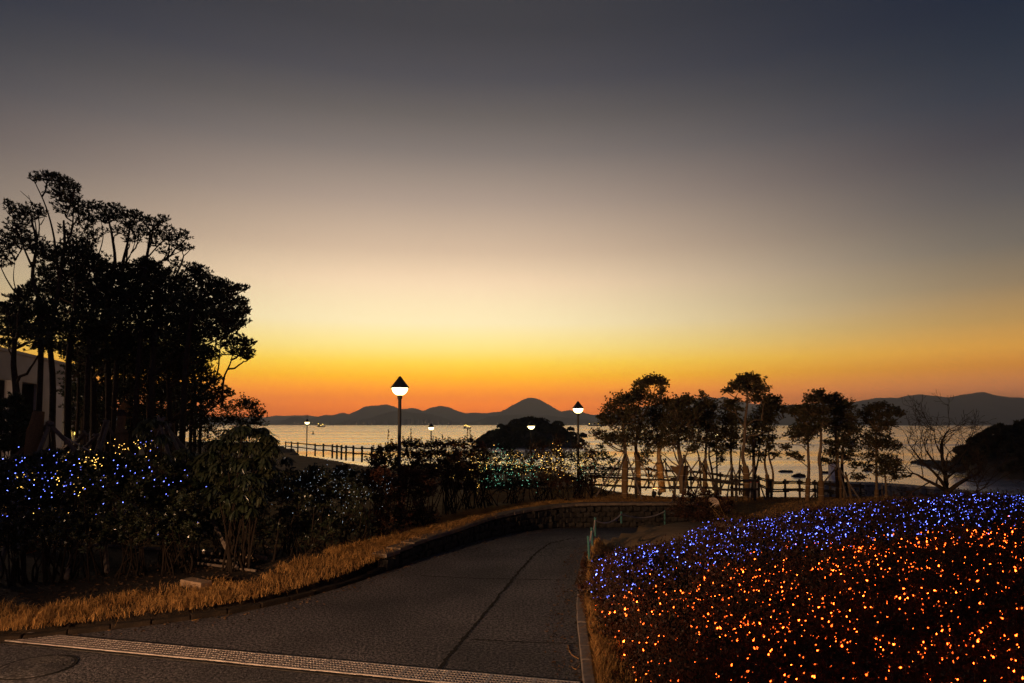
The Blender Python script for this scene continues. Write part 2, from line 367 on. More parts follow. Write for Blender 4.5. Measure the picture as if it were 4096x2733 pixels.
def G0(x, y):
    x = np.asarray(x, float); y = np.asarray(y, float)
    zl = np.interp(y, [0, 11, 15, 18, 24, 26, 33, 46, 57, 75, 110], [.12, .15, .24, .42, .44, .38, .30, .10, .02, .2, .4])
    zr = np.interp(y, [0, 20, 23, 26, 28, 33, 36, 45, 60], [.1, .1, .26, .30, .26, -.10, -.55, -1.4, -1.9])
    z = zl + (zr - zl) * smooth(2.5, 8, x)
    # raised hedge bank right of the kerb
    e = x - kerb_x(y)
    bank = 0.08 + 0.85 * smooth(0.3, 10.5, e + 0.15 * np.clip(10 - y, 0, 6)) 
    bank = bank + .26 * smooth(.1, 1.6, e) * smooth(17, 19, y) * (1 - smooth(4.5, 7.0, x))
    w = smooth(0.0, 0.6, e) * (1 - smooth(19.5, 25.5, y + 0.0 * x))
    w = np.where(y > 26, 0, w)
    z = z + (bank - z) * w
    z = z + 0.03 * np.sin(x * 0.9 + 1.3) * np.sin(y * 0.7) * smooth(14, 20, y)
    # fall to the sea bed beyond the shore
    over = y - coast(x)
    z = z - smooth(0, 3.2, over) * (z + 5.2)
    return z
def G(x, y): return G0(x, y)
def gnd(vx, vy):
    """where the view ray meets the land"""
    r = ray(vx, vy); ys = np.linspace(4, 120, 4000); P = np.array([0, 0, CAMZ]) + r * (ys / r[1])[:, None]
    k = np.argmax(P[:, 2] <= G(P[:, 0], P[:, 1])); return P[k]

xs = np.unique(np.concatenate([np.arange(-140, -22, 4), np.arange(-22, 22, .35), np.arange(22, 60, 1.0), np.arange(60, 141, 4)]))
ys = np.unique(np.concatenate([np.arange(-8, 8, 1.0), np.arange(8, 38, .35), np.arange(38, 125, 1.0)]))
XX, YY = np.meshgrid(xs, ys)
ZZ = G(XX, YY)
rd = in_road(XX, YY) | (d_curve(XX, YY, LC) < 0.42) | (d_curve(XX, YY, RC) < 0.2)
ZZ = np.where(rd & (YY < 29), np.minimum(ZZ, -0.25 - 0.6 * smooth(17, 26, YY)), ZZ)
nx = len(xs); I = np.arange(XX.size).reshape(XX.shape)
gm = MB().quads(np.stack([XX, YY, ZZ], -1).reshape(-1, 3), np.stack([I[:-1, :-1], I[:-1, 1:], I[1:, 1:], I[1:, :-1]], -1).reshape(-1, 4))
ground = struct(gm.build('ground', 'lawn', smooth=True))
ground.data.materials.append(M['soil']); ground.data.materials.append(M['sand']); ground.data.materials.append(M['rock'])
cx_ = (XX[:-1, :-1] + XX[1:, 1:]) / 2; cy_ = (YY[:-1, :-1] + YY[1:, 1:]) / 2; cz_ = G(cx_, cy_)
mi = np.zeros(cx_.shape, int)
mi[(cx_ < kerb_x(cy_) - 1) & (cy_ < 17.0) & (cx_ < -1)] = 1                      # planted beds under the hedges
mi[(cy_ > 34) & (cx_ < 9)] = 2
mi[(cx_ > kerb_x(cy_) + 0.9) & (cy_ < 17.2)] = 1
mi[(cx_ > 1.6) & (cy_ >= 17.2) & (cy_ < 24.0) & (cx_ > kerb_x(cy_)) & (cx_ < 7.5)] = 2
mi[(cy_ > coast(cx_) + 0.3)] = 3
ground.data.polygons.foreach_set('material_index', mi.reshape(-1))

# road ribbon
def resample(Cv, n_keep=None): return Cv
nr = len(LC); K = 14
rows = []
for i in range(nr):
    t_ = np.linspace(0, 1, K)[:, None]; rows.append(LC[i] * (1 - t_) + RC[i] * t_)
RV = np.array(rows); ri = np.arange(nr * K).reshape(nr, K)
road = struct(MB().quads(RV.reshape(-1, 3), np.stack([ri[:-1, :-1], ri[:-1, 1:], ri[1:, 1:], ri[1:, :-1]], -1).reshape(-1, 4)).build('road', 'asphalt', smooth=True))
def road_z(x, y):
    k = np.argmin(np.hypot(RV[:, :, 0] - x, RV[:, :, 1] - y)); return RV.reshape(-1, 3)[k, 2]
def strip(pts, w, z, name, m, parent, jit=0.012):
    P = np.array(pts, float)
    seg = np.concatenate([np.linspace(P[i], P[i + 1], 26, endpoint=False) for i in range(len(P) - 1)] + [P[-1:]])
    seg[:, :2] += rnd(len(seg), 2) * jit
    T = np.gradient(seg[:, :2], axis=0); T /= np.linalg.norm(T, axis=1, keepdims=True) + 1e-9; Nn = np.stack([-T[:, 1], T[:, 0]], 1)
    ww = w * (0.6 + 0.8 * rng.random(len(seg)))[:, None] / 2
    zz = np.array([road_z(a[0], a[1]) for a in seg])[:, None] + z
    A = np.hstack([seg[:, :2] + Nn * ww, zz]); B = np.hstack([seg[:, :2] - Nn * ww, zz])
    n = len(seg); q = [(i, i + 1, n + i + 1, n + i) for i in range(n - 1)]
    return MB().add(np.vstack([A, B]), q).build(name, m, parent)
sv = [(1005, 1540), (1060, 1470), (1120, 1400), (1180, 1325), (1228, 1270), (1262, 1243), (1320, 1226)]
strip([at_z(a, b_, 0) for a, b_ in sv], 0.055, 0.005, 'seam', 'seam', road)
strip([at_z(a, b_, 0) for a, b_ in ((1085, 1468), (1200, 1474), (1325, 1478))], 0.03, 0.006, 'seam', 'seam', road)
strip([at_z(a, b_, 0) for a, b_ in ((965, 1322), (1100, 1328), (1200, 1330), (1328, 1332))], 0.035, 0.006, 'seam', 'seam', road)

# drain: cast-iron grate panels over a flat black sheet painted as the shaded channel
ga, gb = at_z(40, 1463, 0), at_z(1420, 1592, 0)
gdir = (gb - ga)[:2]; glen = np.linalg.norm(gdir); gdir /= glen; gang = math.atan2(gdir[1], gdir[0])
chan = struct(MB().box(((ga + gb) / 2)[:3] + np.array([0, 0, 0.002]), (glen, 0.52, 0.006), gang).build('drain_channel', 'drain'))
PL = 0.60
pm = MB()
for k in range(6): pm.box((0, -0.20 + k * 0.08, 0.011), (PL - 0.012, 0.020 if 0 < k < 5 else 0.032, 0.016))
for k in range(13):
    bold = k % 3 == 0
    pm.box((-PL / 2 + 0.012 + k * (PL - 0.024) / 12, 0, 0.0125 if bold else 0.0105), (0.020 if bold else 0.012, 0.43, 0.014))
pme = pm.mesh('grate_panel'); pme.materials.append(M['iron'])
gn_ = int(glen / PL)
for k in range(gn_):
    o = bpy.data.objects.new('grate_panel', pme); COL.objects.link(o); o.parent = chan
    c = ga[:2] + gdir * (k + 0.5) * PL; o.location = (c[0], c[1], 0.004 + 0.003 * random.random()); o.rotation_euler = (random.gauss(0, .004), random.gauss(0, .004), gang)
for sgn in (-1, 1):
    n2 = np.array([-gdir[1], gdir[0]]) * sgn * 0.275
    p = (ga[:2] + gb[:2]) / 2 + n2
    MB().box((p[0], p[1], 0.004), (glen, 0.035, 0.012), gang).build('channel_edge', 'stone' if sgn < 0 else 'seam', chan)
# manhole cover
mc = at_z(82, 1531, 0)
mh = thing('manhole_cover', 'round dark cast iron manhole cover with ring pattern set in asphalt', 'manhole cover', mc)
MB().band([(0.50, -.005), (0.50, 0.008), (0.46, 0.008), (0.46, -.004)], mc, 36).build('frame', 'seam', mh)
MB().lathe([(0.455, -.004), (0.455, 0.011)], mc, 36).build('plate', 'asphalt', mh)
for r_ in (0.42, 0.34, 0.26, 0.18, 0.10):
    MB().band([(r_, .006), (r_, 0.0135), (r_ - .035, 0.0135), (r_ - .035, .006)], mc, 36).build('ring', 'cover', mh)

# left kerb (low, dark) and right granite kerb, stone by stone
lk = struct(bpy.data.objects.new('kerb_left', None)); COL.objects.link(lk)
rk = struct(bpy.data.objects.new('kerb_right', None)); COL.objects.link(rk)
def walk(Cv, step):
    d = np.concatenate([[0], np.cumsum(np.linalg.norm(np.diff(Cv[:, :2], axis=0), axis=1))])
    s_ = np.arange(0, d[-1] - step, step); out = []
    for a in s_:
        p = np.array([np.interp(a, d, Cv[:, i]) for i in range(3)]); q = np.array([np.interp(a + step, d, Cv[:, i]) for i in range(3)])
        out.append((p, q))
    return out
ks = MB().box((0, 0, 0), (0.585, 0.15, 0.30)).mesh('kerb_stone')
import bmesh
def bevel(me, w, seg=1):
    bm = bmesh.new(); bm.from_mesh(me); bmesh.ops.bevel(bm, geom=list(bm.edges), offset=w, segments=seg, affect='EDGES'); bm.to_mesh(me); bm.free()
bevel(ks, 0.012); ks.materials.append(M['kerb'])
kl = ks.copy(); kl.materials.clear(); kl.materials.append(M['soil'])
for p, q in walk(RFULL[1:-8], 0.60):
    c = (p + q) / 2; o = bpy.data.objects.new('kerb_stone', ks); COL.objects.link(o); o.parent = rk
    o.location = (c[0] + 0.085, c[1], c[2] - 0.035 + random.gauss(0, .006)); o.rotation_euler = (0, 0, math.atan2(q[1] - p[1], q[0] - p[0]) + random.gauss(0, .006))
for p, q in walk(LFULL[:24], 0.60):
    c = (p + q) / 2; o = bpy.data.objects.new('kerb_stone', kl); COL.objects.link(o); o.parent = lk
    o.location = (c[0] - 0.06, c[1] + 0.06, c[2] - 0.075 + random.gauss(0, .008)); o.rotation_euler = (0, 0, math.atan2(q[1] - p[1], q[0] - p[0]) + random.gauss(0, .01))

# stone retaining wall along the outside of the bend
wi = 2 + 20
WL = LFULL[18:].copy()
wall = thing('retaining_wall', 'low dark rubble stone retaining wall following the bend of the road', 'wall', (WL[0][0], WL[0][1], 0))
def wall_top(x, y): return float(G(x - 0.5, y + 0.5)) + 0.02 if y < 25 else float(G(x, y + 0.9)) + 0.02
sm = []
for v in range(4):
    mb = MB().box((0, 0, 0), (0.30, 0.26, 0.19)); me = mb.mesh('stone')
    bm = bmesh.new(); bm.from_mesh(me); bmesh.ops.subdivide_edges(bm, edges=list(bm.edges), cuts=1, use_grid_fill=True)
    for q in bm.verts: q.co *= 0.90 + 0.16 * random.random(); 
    bm.to_mesh(me); bm.free(); me.materials.append(M['stone']); sm.append(me)
ci = 0
wl = walk(WL, 0.31)
corev = []
for i, (p, q) in enumerate(wl):
    zt = wall_top(*p[:2]); h = zt - p[2]
    d2 = (q - p)[:2]; d2 /= np.linalg.norm(d2); nrm = np.array([-d2[1], d2[0]])
    corev.append((p[:2] + nrm * 0.16, p[:2] + nrm * 0.45, p[2] - 0.1, zt - 0.03))
    nrow = max(1, int(round((h - 0.09) / 0.19)))
    if p[0] > 9.5: continue
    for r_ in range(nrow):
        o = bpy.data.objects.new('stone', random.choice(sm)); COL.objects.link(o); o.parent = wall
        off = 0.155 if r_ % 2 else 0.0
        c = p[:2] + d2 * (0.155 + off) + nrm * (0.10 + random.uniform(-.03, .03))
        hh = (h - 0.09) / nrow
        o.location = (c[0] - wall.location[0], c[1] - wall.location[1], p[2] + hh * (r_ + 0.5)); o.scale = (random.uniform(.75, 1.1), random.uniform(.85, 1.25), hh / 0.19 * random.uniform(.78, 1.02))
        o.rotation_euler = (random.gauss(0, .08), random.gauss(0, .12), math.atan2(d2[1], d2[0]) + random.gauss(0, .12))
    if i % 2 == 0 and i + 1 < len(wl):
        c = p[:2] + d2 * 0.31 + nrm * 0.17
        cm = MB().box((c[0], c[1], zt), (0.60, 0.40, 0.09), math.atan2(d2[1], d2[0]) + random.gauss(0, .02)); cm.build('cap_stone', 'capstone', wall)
cb = MB(); vv = []
for a, b_, z0, z1 in corev: vv += [[*a, z0], [*a, z1], [*b_, z1], [*b_, z0]]
n = len(corev)
cb.add(vv, [(4 * i + j, 4 * i + 4 + j, 4 * i + 4 + (j + 1) % 4, 4 * i + (j + 1) % 4) for i in range(n - 1) for j in range(4)]); cb.build('wall_core', 'soil', wall)

# sea
sea = struct(MB().add([[-8800, 20, SEA], [8800, 20, SEA], [8800, 9300, SEA], [-8800, 9300, SEA]], [(0, 1, 2, 3)]).build('sea', 'sea'))

# mountains across the bay
def vnoise(x, seed=0):
    r_ = np.random.default_rng(seed); ph = r_.uniform(0, 6.28, 12); s_ = 0
    for k in range(12): s_ = s_ + np.sin(x * (2 ** (k * 0.55)) + ph[k]) / (1.6 ** k)
    return s_
def range_(name, prof, d0, dr, seed, rough=1.0):
    prof = np.array(prof, float); vx = np.arange(prof[0, 0], prof[-1, 0], 2.5)
    vy = np.interp(vx, prof[:, 0], prof[:, 1]) + 0.55 * rough * vnoise(vx * 0.09, seed) + 0.5 * rough * vnoise(vx * 0.9, seed + 20)
    ridge = np.array([at_d(a, b_, dr) for a, b_ in zip(vx, vy)]); h = np.maximum(ridge[:, 2] - SEA, 1.0)
    S = np.concatenate([np.linspace(0, 1, 14), [1.25, 1.6]]); V = []
    r_ = np.random.default_rng(seed + 5)
    for k, s_ in enumerate(S):
        if s_ <= 1:
            sp = 0.35 * vnoise(ridge[:, 0] / 260.0 + s_ * 1.5, seed + 3) * sin(pi * s_) * 0.25
            z = SEA - 2 + (h + 2) * np.clip(s_ ** 1.15 * (1 + sp), 0, 1.0)
        else: z = SEA + h * (1.6 - s_) / 0.6
        y = d0 + (dr - d0) * s_ + 40 * vnoise(ridge[:, 0] / 300.0, seed + 9) * (1 - min(s_, 1))
        V.append(np.stack([ridge[:, 0], np.broadcast_to(y, z.shape), z], 1))
    V = np.array(V); I_ = np.arange(V.shape[0] * V.shape[1]).reshape(V.shape[:2])
    return struct(MB().quads(V.reshape(-1, 3), np.stack([I_[:-1, :-1], I_[:-1, 1:], I_[1:, 1:], I_[1:, :-1]], -1).reshape(-1, 4)).build(name, 'mountain', smooth=True))
range_('far_hills', [(-700, 952), (-200, 940), (200, 948), (560, 958), (612, 957.4), (630, 953.6), (655, 955), (680, 952), (702, 953.6), (730, 956), (760, 962), (900, 962), (1300, 958), (1375, 951), (1440, 940), (1500, 930), (1560, 921), (1619, 911.3), (1630, 910.5), (1643, 915), (1660, 909.5), (1675, 915), (1700, 922), (1760, 930), (1840, 936), (1950, 945), (2100, 955)], 7200, 8300, 1)
range_('mountain_ridge', [(-900, 945), (-500, 930), (0, 938), (300, 950), (560, 968), (717, 960), (748, 952.3), (768, 951), (786, 947.2), (802, 951), (820, 942), (837, 933), (858, 929.7), (868, 931), (889, 928), (904, 931.8), (914, 937.4), (930, 939), (945, 936.4), (958, 937.5), (972, 943.3), (986, 935.6), (1009, 931.8), (1030, 934.3), (1050, 942), (1071, 949.7), (1086, 946.6), (1112, 948), (1130, 946), (1149, 944.6), (1165, 937), (1180, 926.7), (1198, 917.7), (1213, 913.3), (1226, 913.3), (1242, 917.7), (1257, 926.7), (1275, 938), (1288, 944.6), (1306, 942), (1321, 941.5), (1339, 945.8), (1360, 953.5), (1375, 951), (1400, 955), (1450, 962), (1500, 972), (1540, 979)], 5400, 6300, 2)
range_('foothill_ridge', [(735, 982), (790, 970), (855, 958), (880, 949), (902, 943), (932, 945), (971, 948), (1009, 955), (1035, 965), (1060, 972), (1090, 966), (1120, 957), (1150, 952), (1200, 951), (1260, 954), (1320, 960), (1380, 968), (1430, 980)], 4300, 4700, 6, 1.2)
range_('coastal_hill', [(600, 981), (627, 977.9), (650, 965), (668, 957.4), (686, 957.4), (704, 962.5), (716, 968), (735, 974), (760, 979)], 4700, 5000, 3, 1.4)
range_('bay_headland', [(1500, 978), (1600, 962), (1700, 945), (1801, 930.5), (1842, 927), (1900, 925), (1958, 922.8), (1983, 917.7), (2009, 914.3), (2045, 911.8), (2060, 913.3), (2086, 907.4), (2117, 904.4), (2142, 908.7), (2173, 911.8), (2193, 908.2), (2219, 904.9), (2240, 901), (2257, 899), (2273, 904.9), (2303, 910.8), (2334, 911.3), (2350, 915), (2420, 922), (2550, 915), (2800, 905), (3200, 930)], 4000, 5000, 4, 0.9)

# apartment towers at the foot of the far mountains
tb = MB().box((0, 0, 0.5), (1, 1, 1)).mesh('wall'); tb.materials.append(M['tower_wall'])
tr = MB().box((0, 0, 0), (1.0, 1.0, 1.0), taper=0.7).mesh('roof'); tr.materials.append(M['tower_wall'])
tl = MB().box((0, 0, 0), (3.5, 3.5, 3.5)).mesh('town_lamp'); tl.materials.append(M['town_light'])
for i, (vx, h, w) in enumerate([(704.5, 75, 17), (760, 22, 30), (792, 30, 22), (800, 38, 18), (822, 26, 26), (846, 34, 20), (858, 34, 20), (884, 28, 30), (925, 40, 16), (938, 44, 18), (946, 44, 18), (958, 42, 18), (968, 38, 20), (978, 40, 18), (990, 34, 22), (1004, 36, 18), (1016, 30, 20), (1034, 26, 26), (1060, 24, 26)]):
    p = at_d(vx, 970, 4240); p[2] = SEA; h *= .8; w *= .8
    lab = 'slim dark tower block standing beside the small coastal hill across the bay' if i == 0 else 'pale apartment tower on the shore below the far mountain ridge'
    o = thing('apartment_tower', lab, 'tower', p, None if i == 0 else 'apartment towers along the far shore')
    a = bpy.data.objects.new('wall', tb); COL.objects.link(a); a.parent = o; a.scale = (w, 14, h)
    c = bpy.data.objects.new('roof', tr); COL.objects.link(c); c.parent = o; c.scale = (w * .5, 8, 5); c.location = (0, 0, h + 2.5)
for i in range(46):
    vx = random.choice([random.uniform(640, 1060), random.uniform(1090, 1400), random.uniform(1950, 2330)]) ; right = vx > 1500
    p = at_d(vx, 975, 3940 if right else 4200); p[2] = SEA + random.uniform(4, 16)
    o = tag(bpy.data.objects.new('town_lamp', tl), 'tiny orange lamp on the far shore of the bay', 'lamp', 'lamps along the far shore'); COL.objects.link(o); o.location = p
    if right: o.scale = (.3, .3, .3)
    else: o.scale = (.7, .7, .7)

# ships and buoy
def ship(vx, vy, d, L, label, lights):
    p = at_d(vx, vy, d); p[2] = SEA
    o = thing('ship', label, 'ship', p, None)
    h = L * 0.17
    pr = [(-.5, .12), (-.46, 0), (.44, 0), (.52, .17)]
    V = [[x * L, s_ * L * .08 * (0.35 if abs(x) > .45 else 1), z * L] for s_ in (-1, 1) for x, z in ((-.46, -.02), (.44, -.02), (.54, .16), (.3, .12), (-.5, .12))]
    MB().add(np.array(V) + p, [(0, 1, 2, 3, 4), (9, 8, 7, 6, 5), (0, 5, 6, 1), (1, 6, 7, 2), (2, 7, 8, 3), (3, 8, 9, 4), (4, 9, 5, 0)]).build('hull', 'hull', o)
    MB().box(p + [-.28 * L, 0, .20 * L], (.24 * L, .12 * L, .18 * L)).box(p + [-.28 * L, 0, .32 * L], (.14 * L, .10 * L, .07 * L)).build('deckhouse', 'ship_house', o)
    MB().box(p + [.2 * L, 0, .22 * L], (.02 * L, .02 * L, .24 * L)).build('mast', 'lamp_black', o); MB().box(p + [-.25 * L, 0, .42 * L], (.015 * L, .015 * L, .15 * L)).build('mast', 'lamp_black', o)
    for x, z in lights: MB().box(p + [x * L, -.09 * L, z * L], (.09 * L, .05 * L, .06 * L)).build('deck_light', 'ship_light', o)
ship(737, 976, 1600, 19, 'red hulled ship with two yellow lamps anchored before the coastal hill', [(-.32, .40), (.22, .32), (.0, .2)])
ship(1072, 982, 1050, 12.5, 'small boat lit bright yellow on deck beside the wooded islet', [(-.3, .36), (-.15, .42), (.1, .3), (.3, .24), (-.02, .36)])
ship(1358, 981, 2200, 26, 'dim grey boat with a lit stern anchored left of its twin by the shore trees', [(-.3, .3)])
ship(1377, 981.5, 2100, 28, 'dim grey boat on the bay closest to the crown of the shore trees', [(-.2, .28)])
p = at_z(718.4, 996.5, SEA)
o = thing('channel_buoy', 'small dark conical channel buoy floating alone on the bay', 'buoy', p)
MB().lathe([(0.9, -.3), (1.0, .2), (.7, .5)], p, 10).build('float', 'raft', o)
MB().lathe([(.35, .5), (.25, 1.6), (.45, 1.65), (.05, 2.5)], p, 8).build('topmark', 'raft', o)

# ------------------------------------------------------------------ islands
def wood_mass(name, P, Rr, n_clump, leaf, parent, up=0.5, m='leaf_far', k=16):
    """clumped crowns: sprigs on many small lobes"""
    out = []
    for c, r_ in zip(P, Rr):
        D = unit(rnd(n_clump, 3)); D[:, 2] = np.abs(D[:, 2]) * 0.9 - 0.25
        Q = c + D * r_ * rng.uniform(.72, 1.06, (n_clump, 1)) * np.array([1, 1, 0.8])
        out.append(sprigs(Q, D + [0, 0, up], k, leaf, leaf * 0.5, 0.9))
    return stuff(fast_quads(name, np.concatenate(out), m, parent))
def islet(name, label, c, rx, ry, h, nt, seed, leafsz, crown, pw=.55):
    r_ = np.random.default_rng(seed); nA, nR = 48, 9; V = []
    for i in range(nR):
        s_ = i / (nR - 1)
        for j in range(nA):
            a = 2 * pi * j / nA; q = 1 + 0.07 * sin(3 * a + seed) + 0.05 * sin(7 * a) + r_.normal() * .015
            V.append([c[0] + rx * q * (1 - s_) * cos(a), c[1] + ry * q * (1 - s_) * sin(a), SEA - 0.6 + (h + .6) * (smooth(0, 1, s_) ** pw) + r_.normal() * .12])
    f = [(i * nA + j, i * nA + (j + 1) % nA, (i + 1) * nA + (j + 1) % nA, (i + 1) * nA + j) for i in range(nR - 1) for j in range(nA)]
    o = struct(MB().add(V, f).build(name, 'rock', smooth=True))
    P = []; Rr = []
    for _ in range(nt):
        a = r_.uniform(0, 2 * pi); q = math.sqrt(r_.uniform(0, .92))
        s_ = 1 - q; z = SEA + h * smooth(0, 1, s_) ** pw
        P.append([c[0] + rx * q * cos(a), c[1] + ry * q * sin(a), z + crown * r_.uniform(-.25, .7) * (0.4 + 0.6 * s_)]); P[-1][2] += crown * .55 * (r_.random() < .22); Rr.append(crown * r_.uniform(.35, 1.1) * (0.6 + 0.4 * s_))
    w = wood_mass('woodland', np.array(P), Rr, 60, leafsz, None)
    tag(w, label, 'woodland')
    return o
ic = at_d(1222, 1026, 205); islet('islet', 'dark wooded crown of the small islet in the bay', (ic[0], 214), 17.6, 14, 6.2, 170, 11, .55, 2.6)
hc = at_d(2390, 1100, 88); islet('headland', 'black pine wood on the headland at the cove behind the bare tree', (hc[0] + 5.6, 92), 11.5, 12, 5.0, 170, 21, .46, 2.3, .32)
# low rock ledge that trails off the headland
lp = at_d(2175, 1060, 92)
for k in range(7):
    q = at_z(2115 + 19 * k, 1063 + 3 * k, SEA)
    mb = MB().lathe([(2.2 + .3 * k, -.4), (1.8 + .3 * k, .35 + .08 * k), (.7, .6 + .12 * k), (.1, .7 + .12 * k)], q, 9)
    mb.v[0][:, :2] = q[:2] + (mb.v[0][:, :2] - q[:2]) * (1.0, .7) + rnd(len(mb.v[0]), 2) * .18
    tag(mb.build('shore_rock', 'rock'), 'flat black rock in the ledge trailing off the wooded headland', 'rock', 'rocks trailing off the headland')

# rafts in the cove
def raft(vx, vy, w, label, hump):
    p = at_z(vx, vy, SEA); L = w * p[1] / (FPX * VS)
    o = thing('oyster_raft', label, 'raft', p, None)
    MB().box(p + [0, 0, 0.06], (L, 0.9, 0.22)).build('deck', 'raft', o)
    nb = 9
    for k in range(nb):
        x = (k + .5) / nb - .5
        hh = 0.30 + (0.22 * (1 - abs(2 * x)) if hump else 0.02) + random.uniform(-.03, .03)
        MB().lathe([(.10 * L / 1.2, -.05), (.11 * L / 1.2, hh * .6), (.05, hh)], p + [x * L, -.25, 0], 7).build('float', 'raft', o)
raft(1803, 1083.5, 28, 'long flat dark raft of floats, farthest of three in the open water', False)
raft(1832.5, 1094, 27, 'humped dark raft of floats drifting near the wooden fence', True)
raft(1895, 1086, 18, 'dark raft partly hidden by the white pillar', False)
raft(1990, 1081, 18, 'short dark raft seen between the two slender trees', True)

# sea wall with pale coping and a white pillar
sw = thing('sea_wall', 'curved stone sea wall with pale coping across the cove', 'sea wall', at_d(2100, 1130, 52))
A = [at_d(v, y_, d) for v, y_, d in ((1893, 1111, 57), (2000, 1109.5, 55.5), (2100, 1115, 53.5), (2200, 1124, 51), (2300, 1134, 48.5), (2420, 1147, 46), (2600, 1165, 42))]
A = cr(np.array(A), 5)
V = []
for a in A: V += [[a[0], a[1], a[2] - .16], [a[0], a[1] - .55, SEA - .5], [a[0], a[1] + 1.6, SEA - .5], [a[0], a[1] + 1.6, a[2] - .16]]
n = len(A)
MB().add(V, [(4 * i + j, 4 * i + (j + 1) % 4, 4 * i + 4 + (j + 1) % 4, 4 * i + 4 + j) for i in range(n - 1) for j in range(4)] + [(0, 1, 2, 3)]).build('core', 'rock', sw)
V = []
for a in A: V += [[a[0], a[1] - .15, a[2] - .14], [a[0], a[1] - .15, a[2]], [a[0], a[1] + 1.7, a[2]], [a[0], a[1] + 1.7, a[2] - .14]]
MB().add(V, [(4 * i + j, 4 * i + 4 + j, 4 * i + 4 + (j + 1) % 4, 4 * i + (j + 1) % 4) for i in range(n - 1) for j in range(4)] + [(3, 2, 1, 0)]).build('coping', 'concrete', sw)
sst = []
for v in range(4):
    me = MB().box((0, 0, 0), (0.52, 0.30, 0.36)).mesh('stone'); bm = bmesh.new(); bm.from_mesh(me); bmesh.ops.subdivide_edges(bm, edges=list(bm.edges), cuts=1, use_grid_fill=True)
    for q in bm.verts: q.co *= 0.86 + 0.2 * random.random()
    bm.to_mesh(me); bm.free(); me.materials.append(M['seastone']); sst.append(me)
for i, (p, q) in enumerate(walk(A, 0.50)):
    for r_ in range(4):
        zc = p[2] - .36 - r_ * .34 + random.uniform(-.05, .05)
        if zc < SEA: continue
        fr = (p[2] - zc) / (p[2] - SEA + .5)
        o = bpy.data.objects.new('stone', random.choice(sst)); COL.objects.link(o); o.parent = sw
        o.location = Vector((p[0] + (.25 if r_ % 2 else 0) + random.uniform(-.06, .06), p[1] - .05 - .55 * fr, zc)) - sw.location
        o.rotation_euler = (random.gauss(0, .2), random.gauss(0, .25), random.gauss(0, .2)); o.scale = (random.uniform(.85, 1.15), 1, random.uniform(.85, 1.1))
p = at_d(1912, 1111, 57.2)
o = thing('white_pillar', 'square white pillar at the end of the stone sea wall', 'pillar', p)
MB().box(p + [0, 0, .12], (.95, .95, .26)).build('plinth', 'concrete', o)
MB().box(p + [0, 0, .97], (.52, .52, 1.44)).build('shaft', 'white_paint', o)
MB().box(p + [0, 0, 1.73], (.58, .58, .08), taper=.8).build('cap', 'white_paint', o)

# ------------------------------------------------------------------ street lamps
def lamp_mesh():
    H = 4.2; d = {}
    d['base'] = (MB().lathe([(.13, 0), (.13, .12), (.085, .2), (.085, .5), (.06, .55)], n=14), 'lamp_black')
    d['pole'] = (MB().lathe([(.055, .5), (.050, H - .62)], n=12), 'lamp_black')
    d['collar'] = (MB().lathe([(.05, H - .66), (.075, H - .65), (.075, H - .56), (.10, H - .55)], n=12), 'lamp_black')
    pr = [(.235 * sin(a), H - .335 - .225 * cos(a)) for a in np.linspace(0.12, pi / 2, 9)]
    d['globe'] = (MB().lathe(pr, n=20), 'lamp_globe')
    d['cap'] = (MB().lathe([(.22, H - .335), (.268, H - .34), (.268, H - .315), (.06, H - .045), (.035, H), (.01, H + .004)], n=20), 'lamp_black')
    out = {}
    for k, (mb, m_) in d.items():
        me = mb.mesh(k); me.materials.append(M[m_]); me.polygons.foreach_set('use_smooth', [k == 'globe'] * len(me.polygons)); out[k] = me
    return out
LM = lamp_mesh()
def lamp(vx, vtop, d, label, rz=0):
    p = at_d(vx, vtop, d) if vtop is not None else np.array(d, float) + [0, 0, 4.2]
    base = p - [0, 0, 4.2]
    o = thing('street_lamp', label, 'street lamp', base)
    for k, me in LM.items():
        c = bpy.data.objects.new(k, me); COL.objects.link(c); c.parent = o
    return o, base
_, b1 = lamp(918, 864, 20.0, 'tall lit park lamp with black cone cap rising out of the red-leaved hedge')
_, b2 = lamp(1326.5, 921, 31.8, 'lit park lamp with cone cap beside the shore trees and the end of the hedge')
_, b3 = lamp(705, 961.5, 72, 'lit park lamp standing by the fence on the sandy ground')
_, b4 = lamp(989.5, 971.5, 57, 'lit park lamp on a pale pole behind the hedge, left of the islet')
_, b5 = lamp(1219, 966.5, 47, 'lit park lamp seen against the dark wooded islet')
_, b6 = lamp(1643.5, 985, 44, 'lit park lamp half hidden in the leaves of the shore trees')
# the same lamp stands at the roadside just behind the viewer (outside the frame): its light falls on the road and verges
lo_, lb_ = lamp(None, None, (-13.0, -3.0, 0.0), 'lit park lamp on the near roadside beyond the manhole cover')
ll_ = bpy.data.lights.new('lamp_light', 'SPOT'); ll_.energy = 16000; ll_.color = (1.0, .58, .30); ll_.shadow_soft_size = .12; ll_.spot_size = R(46); ll_.spot_blend = 1.0
lq_ = bpy.data.objects.new('lamp_light', ll_); COL.objects.link(lq_); lq_.parent = lo_; lq_.location = (.15, .15, 3.5)
lq_.rotation_euler = (Vector((0.6, 17.0, 0.2)) - (lo_.location + Vector((.15, .15, 3.5)))).to_track_quat('-Z', 'Y').to_euler()
lo2_, _ = lamp(None, None, (-18.6, 20.5, 0.2), 'lit park lamp standing right beside the white house')
l2_ = bpy.data.lights.new('lamp_light', 'POINT'); l2_.energy = 420; l2_.color = (1.0, .66, .42); l2_.shadow_soft_size = .2
q2_ = bpy.data.objects.new('lamp_light', l2_); COL.objects.link(q2_); q2_.parent = lo2_; q2_.location = (0, 0, 3.45)

